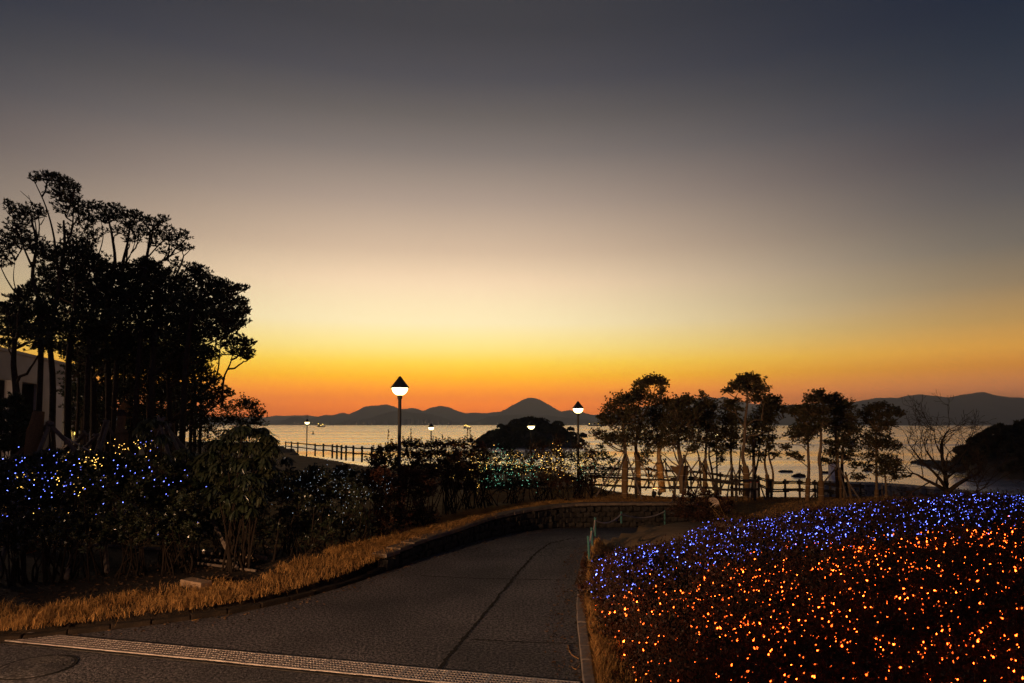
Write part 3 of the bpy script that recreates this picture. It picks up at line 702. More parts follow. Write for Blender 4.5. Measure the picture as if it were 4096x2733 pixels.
# ------------------------------------------------------------------ fences
def fence(label, posts, rails, h=0.95, pw=.11, rr=.05, overlap=.18, group=None):
    """posts: list of base points; rails: heights"""
    o = thing('wooden_fence', label, 'fence', posts[0], group)
    for i, p in enumerate(posts):
        MB().tubes([[p - [0, 0, .2], p + [0, 0, h]]], [[pw / 2, pw / 2]], 8).build('post', 'fence_wood', o)
    for i in range(len(posts) - 1):
        a, b_ = posts[i], posts[i + 1]; u = unit(b_ - a)
        for k, r_ in enumerate(rails):
            s_ = (-1) ** i * 0.02 + random.uniform(-.012, .012)
            c0 = a - u * overlap + [0, -.07, r_ + s_]; c1 = b_ + u * overlap + [0, -.07, r_ + s_]
            MB().tubes([[c0, (c0 + c1) / 2 + [0, 0, -.01], c1]], [[rr, rr * .94, rr * .9]], 7).build('rail', 'fence_wood', o)
    return o
def zV(z, X, Y):   # zoom coordinates -> V
    x0, y0, s_ = z; return ((x0 + X / s_) * 2350 / 4096, (y0 + Y / s_) * 2350 / 4096)
Z4 = (1000, 1450, 2.24); Z5 = (1700, 1450, 2.24); Z2 = (2300, 1450, 2.24); Z3 = (3100, 1450, 2.24)
# far left fence: spaced on a line between its two ends
fl = []
for X, Yb, d in ((318, 780, 90), (370, 786, 83), (428, 795, 77.5), (583, 820, 68.5), (657, 828, 64.5), (737, 838, 61), (778, 845, 59.5), (819, 850, 58), (860, 856, 56.8), (925, 862, 55), (1003, 870, 53), (1090, 880, 51), (1180, 890, 49)):
    v = zV(Z4, X, Yb); p = at_d(v[0], v[1], d); fl.append(p)
fence('two-rail wooden fence wound with lights along the sandy ground above the bay', fl, (.45, .88), 1.05, .16, .06)
# near fence under the shore trees
fn = []
for X, Yb, d in ((150, 1190, 29.6), (545, 1188, 29.2), (893, 1192, 29.0), (1265, 1205, 28.6), (1447, 1250, 28.0), (1610, 1245, 28.6)):
    v = zV(Z2, X, Yb); p = at_d(v[0], v[1], d); p[2] = G(p[0], p[1]) if abs(G(p[0], p[1]) - p[2]) < .2 else p[2]; fn.append(p)
fence('dark two-rail wooden fence running under the staked shore trees', fn, (.50, .84), 0.92, .12, .05)
ff = []
for X, Yb, d in ((60, 1075, 41), (660, 1085, 40), (1040, 1110, 39), (1305, 1150, 36.5), (1650, 1190, 34.2), (1758, 1236, 31.6), (1886, 1236, 32.0), (2015, 1232, 32.6), (2153, 1236, 33), (2290, 1245, 33.3), (2440, 1250, 33.6), (2560, 1262, 33.8)):
    v = zV(Z2, X, Yb); ff.append(at_d(v[0], v[1], d))
fence('dark wooden fence with paired rails along the lawn edge above the water', ff, (.45, .52, .80, .87), 0.98, .11, .035)

# ------------------------------------------------------------------ trees
def tube_paths(mb, paths, n=7):
    for P, r0_, r1_ in paths:
        P = cr(np.array(P, float), 4) if len(P) > 2 else np.array(P, float)
        t_ = np.linspace(0, 1, len(P)); mb.tubes(P, r0_ + (r1_ - r0_) * t_, n)
def spaced(P, n):
    """n of the points P, each far from the ones taken before"""
    take = [0]; d = np.linalg.norm(P - P[0], axis=1)
    for _ in range(min(n, len(P)) - 1):
        k_ = int(np.argmax(d)); take.append(k_); d = np.minimum(d, np.linalg.norm(P - P[k_], axis=1))
    Q = P[take]; return Q if len(Q) == n else Q[np.arange(n) % len(Q)]
def tree(name, label, cat, base, trunks, blobs, leaf=(.09, .035), k=9, m_leaf='leaf_tree', m_bark='bark', limb=.045, wrap=None, group=None, twig=.007, spread=1.0, axis_up=.7, bare_low=True, crown_name='crown', dens=1.0, puff=1.15, airy=False):
    """trunks: [(points, r0, r1)], blobs: [(centre, (rx,ry,rz), tips)] in metres"""
    o = thing(name, label, cat, base, group)
    mb = MB(); tube_paths(mb, trunks, 8)
    nodes = np.vstack([cr(np.array(P, float), 5) if len(P) > 2 else np.linspace(P[0], P[1], 8) for P, _, _ in trunks])
    zb = base[2]; nodes = nodes[nodes[:, 2] > zb + 0.25 * (nodes[:, 2].max() - zb)]
    quads = []; tip_all = []
    for c, r_, n in blobs:
        c = np.array(c, float); r_ = np.array(r_, float); n = int(n)
        hd = np.linalg.norm(nodes[:, :2] - c[:2], axis=1); cost = np.linalg.norm(nodes - c, axis=1) + 2.0 * np.maximum(0, nodes[:, 2] - c[2] + 0.55 * hd)
        root = nodes[np.argmin(cost)]; end = c - [0, 0, (1.35 if airy else .55) * r_[2]]; end = end * .85 + root * .15 if airy else end
        ctrl = root * .55 + end * .45 + np.array([0, 0, -.12 * np.linalg.norm(end[:2] - root[:2])]) + rnd(3) * .06 * np.linalg.norm(end - root)
        lb = bez(root[None], ctrl[None], end[None], 8); lb[0, 1:-1] += rnd(6, 3) * .012 * np.linalg.norm(end - root)
        ll = np.linalg.norm(end - root)
        mb.tubes(lb, np.linspace(limb * min(1, .45 + ll * .3), limb * .4, 8)[None], 6)
        ns = max(3, n // 9)
        sub = c + unit(rnd(ns, 3)) * r_ * rng.uniform(.25, .62, (ns, 1))
        if airy:
            ns = max(2, n // 6); sub = c + rnd(ns, 3) * r_ * .38 - [0, 0, .75 * r_[2]]
        mb.tubes(bez(np.repeat(end[None], ns, 0), (end + sub) / 2 + [0, 0, -.05] + rnd(ns, 3) * .05 * r_.mean(), sub, 5), np.broadcast_to(np.linspace(limb * .36, twig * 1.6, 5), (ns, 5)), 5, cap=False)
        n = int(n * dens); D = unit(rnd(n, 3)); D[:, 2] = np.where((D[:, 2] < -.3) & (rng.random(n) < .6), -D[:, 2], D[:, 2])
        tip = c + D * r_ * puff * (rng.random((n, 1)) ** .5) + rnd(n, 3) * r_.mean() * .2
        if airy: tip = spaced(c + unit(rnd(n * 8, 3)) * r_ * 1.15 * (rng.random((n * 8, 1)) ** .4) * [1, 1.3, 1], n)
        near = sub[np.argmin(np.linalg.norm(tip[:, None] - sub[None], axis=2), 1)]
        mb.tubes(bez(near, near * .45 + tip * .55 + [0, 0, -.03], tip, 4), np.broadcast_to(np.linspace(twig * 1.4, twig * .7, 4), (n, 4)) * (1.3 if airy else 1), 4, cap=False)
        ax = unit(tip - near) * .6 + [0, 0, axis_up]
        if airy:
            quads.append(sprigs(tip, np.tile([0, 0, 1.0], (n, 1)) + rnd(n, 3) * .25, k, leaf[0], leaf[1], 1.25)); continue
        quads.append(sprigs(tip, ax, k, leaf[0], leaf[1], spread))
        m2 = near * .35 + tip * .65
        quads.append(sprigs(m2, ax, max(2, k // 2), leaf[0], leaf[1], spread * 1.2))
    mb.build('trunk', m_bark, o, smooth=True)
    if quads: stuff(fast_quads(crown_name, np.concatenate(quads), m_leaf, o))
    if wrap:
        for P, r0_, r1_ in wrap:
            P = cr(np.array(P, float), 4) if len(P) > 2 else np.linspace(P[0], P[1], 6)
            w = MB().tubes(P, np.linspace(r0_, r1_, len(P)) * (1 + .03 * rnd(len(P))), 10).build('burlap_wrap', 'burlap', o, smooth=True)
            for f_ in (.12, .45, .78):
                i = int(f_ * (len(P) - 1)); rr = (r0_ + (r1_ - r0_) * f_) * 1.05
                a = np.linspace(0, 2 * pi, 15); ring = P[i] + np.stack([rr * np.cos(a), rr * np.sin(a), .02 * np.sin(a)], 1)
                MB().tubes(ring, np.full(15, .008), 4).build('twine', 'twine', w)
    return o
def vt(z, d, pts, dj=0.0):
    return [at_d(*zV(z, X, Y), d + (random.uniform(-dj, dj) if i else 0)) for i, (X, Y) in enumerate(pts)]
def vb(z, d, bl, dz=.5, flat=.8):
    out = []; s_ = z[2]
    for X, Y, rx, ry, n in bl:
        dd = d + random.uniform(-dz, dz); mpp = dd / FPX / 4 / s_
        out.append((at_d(*zV(z, X, Y), dd), (rx * mpp, (rx + ry) / 2 * mpp, ry * mpp), n))
    return out

LEAF_R = (.080, .034)
def shore_tree(label, z, base_xy, d, trunk_pts, r0_, r1_, blobs, wrap_to=None, extra=None, mb='bark_pale', k=10, dz=.5, wrap_r=1.35):
    r0_ *= 1.2; r1_ *= 1.15
    tp = [(vt(z, d, [base_xy] + trunk_pts, .1), r0_, r1_)]
    if extra: tp += [(vt(z, d + .1, e, .1), a, b_) for e, a, b_ in extra]
    g = tp[0][0][0]
    wr = None
    if wrap_to is not None:
        P = tp[0][0]; Pc = cr(np.array(P), 4) if len(P) > 2 else np.linspace(P[0], P[1], 10)
        vyp = to_v(Pc)[:, 1]; lim = zV(z, 0, wrap_to)[1]; Pw = Pc[vyp >= lim]
        if len(Pw) >= 2: wr = [(Pw, r0_ * wrap_r, r0_ * wrap_r * .95)]
    return tree('shore_tree', label, 'tree', g, tp, vb(z, d, blobs, dz), LEAF_R, k - 2, 'leaf_tree', mb, wrap=wr, limb=.04, group=None, dens=2.0, puff=1.34)
shore_tree('shore tree with rounded crown and burlap-wrapped trunk, closest to the lit hedge', Z2, (445, 1205), 29.0, [(448, 1000), (452, 840), (435, 640), (430, 520)], .085, .05,
  [(400, 360, 95, 70, 60), (330, 440, 80, 60, 50), (480, 340, 80, 60, 50), (300, 540, 80, 50, 45), (430, 520, 120, 110, 110), (540, 470, 90, 100, 80), (560, 620, 100, 90, 80), (200, 640, 60, 35, 22), (270, 690, 60, 40, 26), (350, 690, 90, 60, 50), (470, 710, 110, 70, 60), (240, 490, 40, 25, 16)], 850)
shore_tree('taller shore tree with a domed top above its neighbours, burlap-wrapped trunk', Z2, (570, 1180), 29.8, [(562, 900), (545, 720), (600, 520), (660, 380), (690, 300)], .075, .035,
  [(660, 190, 75, 60, 50), (730, 165, 75, 50, 50), (790, 200, 50, 45, 30), (590, 200, 60, 40, 34), (570, 270, 60, 50, 40), (780, 265, 45, 30, 20), (620, 330, 70, 50, 40), (540, 300, 50, 40, 30), (720, 330, 50, 40, 16)], 800)
shore_tree('shore tree with a broad dark crown left of the flared burlap wrap', Z2, (785, 1165), 31.0, [(765, 1000), (750, 800), (780, 640), (800, 520)], .10, .05,
  [(780, 380, 90, 60, 55), (860, 370, 80, 55, 45), (700, 480, 80, 80, 60), (800, 500, 110, 90, 90), (740, 620, 110, 90, 80), (660, 720, 90, 70, 55), (780, 730, 110, 70, 60), (640, 830, 60, 50, 26), (600, 900, 60, 40, 20)], 880)
shore_tree('staked shore tree whose pale limbs rise from a wide flared burlap funnel', Z2, (965, 1172), 28.2, [(960, 1040), (950, 900), (930, 780), (925, 640)], .12, .05,
  [(960, 360, 80, 50, 45), (900, 420, 80, 60, 50), (1010, 340, 60, 45, 35), (940, 540, 120, 100, 95), (1030, 480, 90, 90, 75), (850, 620, 100, 80, 65), (1000, 660, 110, 80, 75), (900, 720, 90, 50, 30), (1060, 780, 70, 50, 26)], None,
  extra=[([(950, 940), (880, 900), (800, 830), (725, 778)], .03, .012), ([(940, 930), (900, 840), (875, 740), (880, 620)], .035, .015), ([(960, 930), (1000, 820), (1030, 700), (1060, 560)], .035, .015)])
# the flared wrap itself: a cone of burlap round the lower trunk, open to one side
fw = [c for c in COL.objects if c.name.startswith('shore_tree') and c.type == 'EMPTY'][-1]
d_ = 28.2; rows_ = []
for Y, xa, xb in ((1172, 935, 995), (1110, 936, 1000), (1050, 930, 1006), (1000, 905, 1012), (965, 870, 1014), (930, 850, 1018)):
    pa, pb = at_d(*zV(Z2, xa, Y), d_), at_d(*zV(Z2, xb, Y), d_); c = (pa + pb) / 2; r_ = np.linalg.norm(pb - pa) / 2
    a = np.arange(18) * 2 * pi / 18; dep = min(r_, .17)
    rows_.append(np.stack([c[0] + r_ * np.cos(a), c[1] + dep * np.sin(a), np.full(18, c[2]) + (.03 * np.sin(a * 3) if Y < 990 else 0)], 1))
V = np.vstack(rows_)
fo = MB().add(V, [(i * 18 + j, i * 18 + (j + 1) % 18, (i + 1) * 18 + (j + 1) % 18, (i + 1) * 18 + j) for i in range(5) for j in range(18)]).build('burlap_wrap', 'burlap', fw, smooth=True)
for Y, xa, xb in ((1125, 934, 1001), (1060, 930, 1007), (1010, 910, 1013)):
    pa, pb = at_d(*zV(Z2, xa, Y), d_), at_d(*zV(Z2, xb, Y), d_); c = (pa + pb) / 2; r_ = np.linalg.norm(pb - pa) / 2 * 1.03; a = np.linspace(0, 2 * pi, 19)
    MB().tubes(np.stack([c[0] + r_ * np.cos(a), c[1] + min(r_, .175) * np.sin(a), np.full(19, c[2])], 1), np.full(19, .008), 4).build('twine', 'twine', fo)
shore_tree('slim shore tree with a shaggy spiked top right of the flared burlap wrap', Z2, (1163, 1160), 29.6, [(1165, 1000), (1170, 820), (1180, 640), (1170, 480)], .06, .03,
  [(1140, 300, 25, 40, 14), (1160, 370, 70, 50, 40), (1230, 390, 60, 50, 36), (1110, 430, 70, 60, 45), (1200, 500, 90, 90, 80), (1130, 560, 90, 90, 75), (1230, 620, 70, 80, 55), (1140, 700, 90, 60, 45), (1240, 760, 60, 50, 26)], 880)
shore_tree('dark twin-stemmed shore tree beside the half hidden lamp', Z2, (1250, 1150), 33.0, [(1225, 960), (1200, 820), (1220, 640)], .05, .03,
  [(1270, 700, 60, 60, 34), (1300, 820, 50, 50, 22), (1200, 600, 60, 60, 30), (1330, 760, 40, 40, 14), (1310, 880, 40, 25, 10)], None, extra=[([(1130, 1140), (1120, 960), (1110, 840), (1060, 700)], .05, .03)], mb='bark')
shore_tree('thin dark shore tree in the middle of a stake tripod, left of the tallest tree', Z2, (1408, 1205), 31.0, [(1405, 1000), (1398, 840), (1395, 700), (1400, 560)], .06, .025,
  [(1380, 450, 70, 60, 36), (1350, 520, 70, 60, 40), (1420, 560, 80, 80, 60), (1370, 650, 80, 70, 50), (1440, 680, 60, 60, 36), (1400, 760, 70, 50, 32), (1330, 620, 50, 50, 22)], None, extra=[([(1475, 1190), (1470, 980), (1480, 840), (1490, 700)], .04, .02)], mb='bark')
shore_tree('tallest shore tree, bent pale trunk wrapped in burlap under a flat domed crown', Z2, (1530, 1238), 28.6, [(1536, 1080), (1530, 960), (1502, 840), (1520, 680), (1525, 520), (1542, 380), (1545, 290)], .085, .035,
  [(1490, 160, 60, 40, 34), (1560, 150, 80, 40, 46), (1630, 175, 70, 45, 42), (1440, 215, 70, 40, 38), (1370, 260, 50, 22, 18), (1540, 240, 110, 50, 60), (1660, 245, 80, 50, 46), (1410, 360, 70, 40, 30), (1370, 400, 50, 35, 18), (1450, 430, 50, 50, 20), (1700, 330, 70, 50, 40), (1620, 320, 60, 40, 26)], 930,
  extra=[([(1535, 690), (1570, 655), (1640, 648), (1700, 618)], .035, .014), ([(1522, 600), (1560, 545), (1620, 515), (1690, 520)], .03, .012), ([(1518, 580), (1490, 545), (1465, 500), (1440, 450)], .025, .012)])
shore_tree('black-stemmed shore tree braced by poles behind the tallest tree', Z2, (1605, 1215), 30.2, [(1605, 1000), (1600, 820), (1610, 640)], .085, .04,
  [(1600, 560, 90, 80, 60), (1680, 600, 90, 80, 60), (1560, 680, 80, 70, 50), (1640, 730, 100, 70, 60), (1700, 470, 90, 70, 55), (1740, 400, 80, 60, 45), (1570, 800, 60, 50, 24), (1660, 840, 50, 40, 18)], None, extra=[([(1612, 1000), (1640, 880), (1650, 780), (1680, 660)], .05, .02)], mb='bark')
shore_tree('slender twin-trunk shore tree with wrapped stems at the open water', Z2, (1725, 1208), 30.4, [(1725, 1040), (1700, 900), (1720, 740), (1740, 600)], .055, .03,
  [(1790, 390, 70, 45, 40), (1850, 430, 60, 40, 26), (1720, 420, 80, 55, 46), (1780, 340, 60, 35, 28), (1740, 520, 70, 60, 40), (1760, 690, 45, 45, 20), (1790, 830, 50, 28, 16), (1745, 770, 40, 40, 14)], 1000, extra=[([(1760, 1200), (1775, 1000), (1740, 850), (1735, 720)], .055, .03), ([(1750, 620), (1800, 540), (1870, 500)], .02, .008)])
shore_tree('spreading shore tree with low side pads and wrapped trunk, left of a pale twin', Z2, (2082, 1285), 28.6, [(2085, 1120), (2095, 960), (2090, 820), (2085, 640)], .07, .035,
  [(2030, 430, 70, 40, 34), (1960, 450, 60, 40, 28), (2080, 480, 80, 60, 46), (2010, 600, 80, 50, 40), (1950, 660, 70, 40, 30), (1880, 760, 50, 25, 18), (1945, 830, 60, 25, 18), (2010, 860, 40, 25, 14), (2060, 680, 80, 70, 50), (2130, 600, 60, 60, 36)], 1010, extra=[([(2100, 950), (2030, 890), (1960, 850)], .025, .012), ([(2090, 800), (2020, 740), (1900, 740)], .022, .01)], wrap_r=1.2)
shore_tree('pale-barked shore tree with orange-lit burlap and layered crown', Z3, (412, 1305), 28.2, [(412, 1100), (408, 960), (395, 870), (410, 760), (412, 640), (400, 500)], .075, .035,
  [(395, 280, 55, 35, 30), (340, 330, 80, 45, 46), (430, 340, 60, 45, 36), (300, 420, 60, 40, 30), (390, 440, 100, 60, 66), (200, 440, 60, 40, 30), (270, 520, 70, 45, 36), (430, 540, 70, 60, 40), (330, 600, 60, 45, 28)], 1030)
shore_tree('thick double-stemmed shore tree with two wrapped trunks, widest of the group', Z3, (570, 1262), 30.0, [(572, 1100), (560, 940), (555, 800), (545, 640), (530, 480)], .085, .04,
  [(530, 310, 45, 35, 26), (500, 360, 70, 45, 40), (580, 370, 70, 50, 42), (660, 390, 60, 40, 32), (540, 450, 110, 60, 76), (650, 500, 90, 60, 56), (500, 560, 80, 60, 48), (600, 620, 120, 80, 90), (700, 610, 70, 60, 44), (560, 740, 110, 70, 76), (680, 740, 80, 70, 56), (640, 850, 90, 50, 46), (480, 890, 60, 40, 24), (720, 930, 60, 30, 18), (745, 1035, 55, 38, 26), (520, 820, 70, 50, 36)], 930, extra=[([(615, 1270), (610, 1100), (600, 940), (605, 800), (620, 620)], .09, .04), ([(690, 1250), (660, 1100), (630, 980)], .06, .04), ([(625, 1040), (680, 990), (740, 1030)], .02, .01)], dz=.7)
shore_tree('upright shore tree with a wide umbrella top before the sea wall', Z3, (908, 1240), 30.6, [(910, 1100), (908, 900), (905, 740), (900, 600)], .055, .025,
  [(960, 400, 70, 35, 34), (880, 420, 70, 40, 36), (810, 460, 60, 40, 28), (1060, 440, 60, 40, 28), (1120, 470, 45, 30, 18), (960, 480, 90, 45, 46), (860, 540, 90, 45, 42), (1000, 560, 80, 45, 40), (930, 620, 100, 60, 60), (830, 690, 60, 50, 34), (900, 740, 110, 70, 70), (990, 730, 80, 60, 46), (860, 850, 80, 50, 36), (830, 940, 50, 40, 18), (1070, 760, 60, 45, 28)], 1130)
shore_tree('small shore tree with a low loose crown beside the umbrella-topped tree', Z3, (998, 1232), 30.2, [(995, 1120), (985, 1000), (980, 900)], .045, .02,
  [(960, 900, 60, 40, 24), (1020, 870, 60, 40, 26), (1080, 900, 55, 40, 24), (1000, 960, 80, 50, 36), (1090, 970, 60, 40, 24), (1060, 1030, 60, 35, 22), (950, 1000, 50, 35, 18), (1180, 1020, 40, 15, 8)], 1160, extra=[([(960, 1235), (958, 1120), (960, 1050)], .02, .012), ([(988, 1060), (1060, 1040), (1170, 1022)], .015, .007)])

# stake tripods
def tripod(label, top, feet, r_=.032, m_='pole_wood'):
    o = thing('tree_stake', label, 'tree stake', (np.mean(feet, 0)), None)
    for i, f_ in enumerate(feet):
        u = unit(top - f_); MB().tubes([[f_ - u * .1, (f_ + top) / 2 + rnd(3) * .01, top + u * .12 + [.03 * i, .02 * i, 0]]], [[r_ * 1.05, r_, r_ * .9]], 7).build('pole', m_, o)
    return o
def tp(z, d, top, feet, label, r_=.032):
    t3 = at_d(*zV(z, *top), d); fs = []
    for (X, Y, dd) in feet: fs.append(at_d(*zV(z, X, Y), d + dd))
    return tripod(label, t3, fs, r_)
tp(Z2, 28.6, (445, 790), [(195, 1185, .3), (605, 1240, -.9), (345, 1160, 1.2)], 'three leaning poles bracing the rounded tree closest to the lit hedge', .036)
tp(Z2, 30.4, (560, 860), [(330, 1130, .2), (720, 1130, .3), (490, 1140, .9)], 'pole tripod bracing the taller dome-topped tree')
tp(Z2, 31.2, (760, 850), [(620, 1110, .3), (880, 1170, -.3), (700, 1150, .8)], 'pole tripod crossed against its neighbour left of the flared wrap')
tp(Z2, 27.8, (975, 850), [(870, 1245, -.8), (1150, 1165, .3), (1020, 1160, .8)], 'pole tripod straddling the flared burlap wrap', .036)
tp(Z2, 29.4, (1165, 860), [(1010, 1165, .3), (1260, 1185, -.2), (1090, 1150, .8)], 'pole tripod holding the spiky-topped tree')
tp(Z2, 32.0, (800, 880), [(980, 1130, .2), (640, 1130, .3), (850, 1140, .6)], 'rear pole tripod seen between the fence rails left of the funnel')
tp(Z2, 32.6, (1110, 870), [(930, 1120, .2), (1290, 1150, .3), (1200, 1140, .6)], 'rear pole tripod seen between the fence rails right of the funnel')
tp(Z2, 30.6, (1402, 930), [(1300, 1150, .3), (1360, 1225, -.9), (1490, 1165, .3)], 'pole tripod round the thin dark tree left of the tallest tree')
tp(Z2, 30.2, (1595, 940), [(1705, 1225, -.4), (1500, 1150, .4), (1580, 1230, -.6)], 'pole tripod round the black-stemmed tree')
tp(Z2, 31.4, (1480, 940), [(1400, 1110, .3), (1560, 1130, .2), (1475, 1140, .5)], 'small pole tripod just behind the tallest tree')
tp(Z3, 29.6, (560, 930), [(310, 1230, .3), (745, 1205, -.2), (640, 1190, .5)], 'orange-lit leaning poles at the thick double-stemmed tree', .036)

# bare deciduous tree
def bare_tree(label, base, limbs, seed):
    r_ = np.random.default_rng(seed); o = thing('bare_tree', label, 'tree', base)
    mb = MB(); segs = []
    def branch(P0, D, L, rad, depth):
        K_ = 6; P = [P0]; d = D.copy()
        for i in range(K_ - 1):
            d = unit(d + r_.normal(size=3) * .16 + np.array([0, 0, .05])); P.append(P[-1] + d * L / (K_ - 1))
        P = np.array(P); segs.append((P, np.linspace(rad, max(rad * .55, .006), K_)))
        if depth == 0: return
        nb = 2 if depth > 1 else 4
        for j in range(nb + r_.integers(0, 2)):
            i = r_.integers(2, K_) if j else K_ - 1
            dd = unit(d + r_.normal(size=3) * .62); branch(P[i], dd, L * r_.uniform(.5, .75), max(rad * .5, .004), depth - 1)
    for pts, r0_, r1_ in limbs:
        P = cr(np.array(pts), 4); rad = np.linspace(r0_, r1_, len(P)); mb.tubes(P, rad, 8)
        for i in range(3, len(P)):
            dirn = unit(P[i] - P[i - 1])
            if i % 2 and i < len(P) - 1: continue
            for _ in range(1 if i < len(P) - 1 else 3):
                branch(P[i], unit(dirn * .7 + r_.normal(size=3) * .55 + [0, 0, .25]), r_.uniform(.45, .95), max(rad[i] * .5, .014), 2)
    mb.tubes(np.array([s_[0] for s_ in segs]), np.array([s_[1] for s_ in segs]), 4, cap=False)
    mb.build('trunk', 'bark', o, smooth=True)
    return o
dB = 24.5
def bt(pts): return [at_d(*zV(Z3, X, Y), dB + random.uniform(-.5, .5)) for X, Y in pts]
bbase = at_d(*zV(Z3, 1540, 1190), dB)
bare_tree('leafless spreading tree with low crooked limbs above the blue-lit hedge', bbase,
  [(bt([(1540, 1190), (1535, 1100), (1520, 960), (1490, 800), (1500, 690), (1560, 600)]), .10, .018), (bt([(1535, 1150), (1450, 1100), (1330, 1040), (1260, 1000), (1150, 985)]), .075, .016),
   (bt([(1530, 1120), (1440, 1000), (1330, 900), (1250, 800), (1200, 730)]), .06, .012), (bt([(1560, 1150), (1640, 1090), (1740, 1030), (1830, 985), (1850, 900)]), .085, .02),
   (bt([(1525, 1000), (1430, 890), (1350, 780), (1340, 700)]), .04, .01), (bt([(1530, 980), (1620, 900), (1700, 800), (1740, 700)]), .05, .01), (bt([(1500, 840), (1440, 720), (1430, 620)]), .035, .01), (bt([(1535, 1040), (1640, 960), (1760, 880)]), .04, .01)], 5)
bb2 = at_d(*zV(Z3, 1790, 1190), 22)
bare_tree('small leafless sapling leaning right of the crooked bare tree', bb2, [([at_d(*zV(Z3, X, Y), 22) for X, Y in ((1790, 1190), (1810, 1160), (1860, 1130), (1900, 1090))], .03, .01), ([at_d(*zV(Z3, X, Y), 22) for X, Y in ((1800, 1170), (1815, 1120), (1825, 1070))], .02, .008)], 9)

# ------------------------------------------------------------------ left grove
Z1 = (0, 650, 1.8445)
ZA = (0, 1350, 3.136)
LEAF_L = (.092, .034)
def grove_tree(label, d, trunk, r0_, r1_, blobs, extra=None, k=9, dz=.9, m_leaf='leaf_dark', wrap=None, dens=2.0, airy=False):
    P = vt(Z1, d, trunk, .25); base = P[0].copy(); base[2] = max(G(base[0], base[1]), base[2] - 3)
    P[0] = np.array([P[0][0], P[0][1], G(P[0][0], P[0][1]) - .05])
    tps = [(P, r0_, r1_)] + [(vt(Z1, d, e, .3), a, b_) for e, a, b_ in (extra or [])]
    o = tree('grove_tree', label, 'tree', P[0], tps, vb(Z1, d, blobs, dz), LEAF_L, k, m_leaf, 'bark', limb=.045, spread=1.0, axis_up=.6, dens=dens, puff=1.36, airy=airy)
    if wrap:
        Pw = vt(Z1, d, wrap[0], 0); MB().tubes(cr(np.array(Pw), 4) if len(Pw) > 2 else Pw, np.linspace(wrap[1], wrap[2], (len(Pw) - 1) * 4 + 1 if len(Pw) > 2 else 2), 10).build('burlap_wrap', 'burlap', o, smooth=True)
    return o
grove_tree('tallest grove tree with a slanting plume-like top above the white house', 20.0, [(380, 2120), (390, 1700), (370, 1300), (430, 950), (475, 640), (470, 430)], .10, .03,
  [(270, 110, 55, 25, 16), (350, 100, 70, 30, 26), (430, 130, 60, 40, 26), (500, 150, 50, 35, 22), (555, 185, 35, 25, 12), (430, 220, 80, 50, 36), (510, 240, 70, 50, 32), (560, 300, 45, 40, 20), (480, 330, 80, 50, 28), (590, 350, 40, 30, 12), (500, 500, 60, 40, 14)],
  extra=[([(440, 900), (400, 560), (340, 330), (260, 150)], .035, .012), ([(470, 640), (530, 500), (540, 340), (540, 220)], .03, .012)], k=9, dens=1.15, airy=True)
grove_tree('grove tree with thin bare twigs and feathery side pads nearest the house windows', 19.0, [(270, 2120), (300, 1500), (290, 1050), (240, 840), (270, 600), (230, 420)], .085, .025,
  [(60, 300, 30, 20, 7), (110, 340, 60, 40, 18), (170, 390, 70, 50, 26), (250, 350, 60, 45, 20), (300, 370, 35, 25, 9), (130, 470, 70, 50, 28), (60, 560, 80, 50, 36), (170, 560, 100, 50, 42), (40, 640, 60, 40, 24), (260, 600, 80, 60, 36), (30, 720, 50, 40, 16), (320, 660, 60, 50, 26)],
  extra=[([(250, 800), (180, 640), (120, 480), (70, 300)], .03, .01), ([(270, 620), (290, 450), (240, 300), (150, 210)], .02, .006), ([(275, 560), (250, 380), (210, 240)], .018, .005), ([(300, 1050), (140, 980), (60, 880), (0, 760)], .03, .012), ([(130, 980), (100, 860), (110, 720)], .018, .006), ([(300, 460), (330, 400), (320, 330)], .014, .005)], k=9, dens=1.15, airy=True)
grove_tree('grove tree with flat-topped layered pads on slim stems, middle of the grove', 20.5, [(640, 2120), (650, 1500), (700, 1000), (840, 780), (830, 560), (800, 420)], .09, .025,
  [(650, 320, 50, 25, 14), (720, 320, 50, 30, 16), (780, 340, 50, 30, 16), (860, 325, 50, 20, 14), (690, 400, 70, 35, 24), (780, 410, 60, 30, 20), (850, 390, 60, 30, 20), (620, 420, 60, 60, 24), (700, 500, 70, 40, 18), (640, 560, 70, 50, 24), (560, 600, 80, 50, 30), (840, 500, 40, 30, 10)],
  extra=[([(690, 800), (650, 600), (650, 420)], .03, .01), ([(700, 760), (760, 560), (740, 400)], .02, .008)], k=9, dens=1.15, airy=True)
grove_tree('grove tree with tiered open pads right of the flat-topped one', 21.0, [(820, 2120), (860, 1500), (900, 1000), (900, 780), (940, 600), (960, 450)], .085, .025,
  [(960, 380, 60, 25, 18), (1010, 380, 40, 20, 10), (910, 380, 50, 25, 14), (930, 440, 70, 30, 20), (1000, 470, 60, 35, 20), (920, 500, 50, 30, 14), (1020, 540, 40, 40, 14), (960, 560, 50, 30, 12)],
  extra=[([(920, 760), (980, 640), (1010, 520)], .02, .008)], k=9, dens=1.15, airy=True)
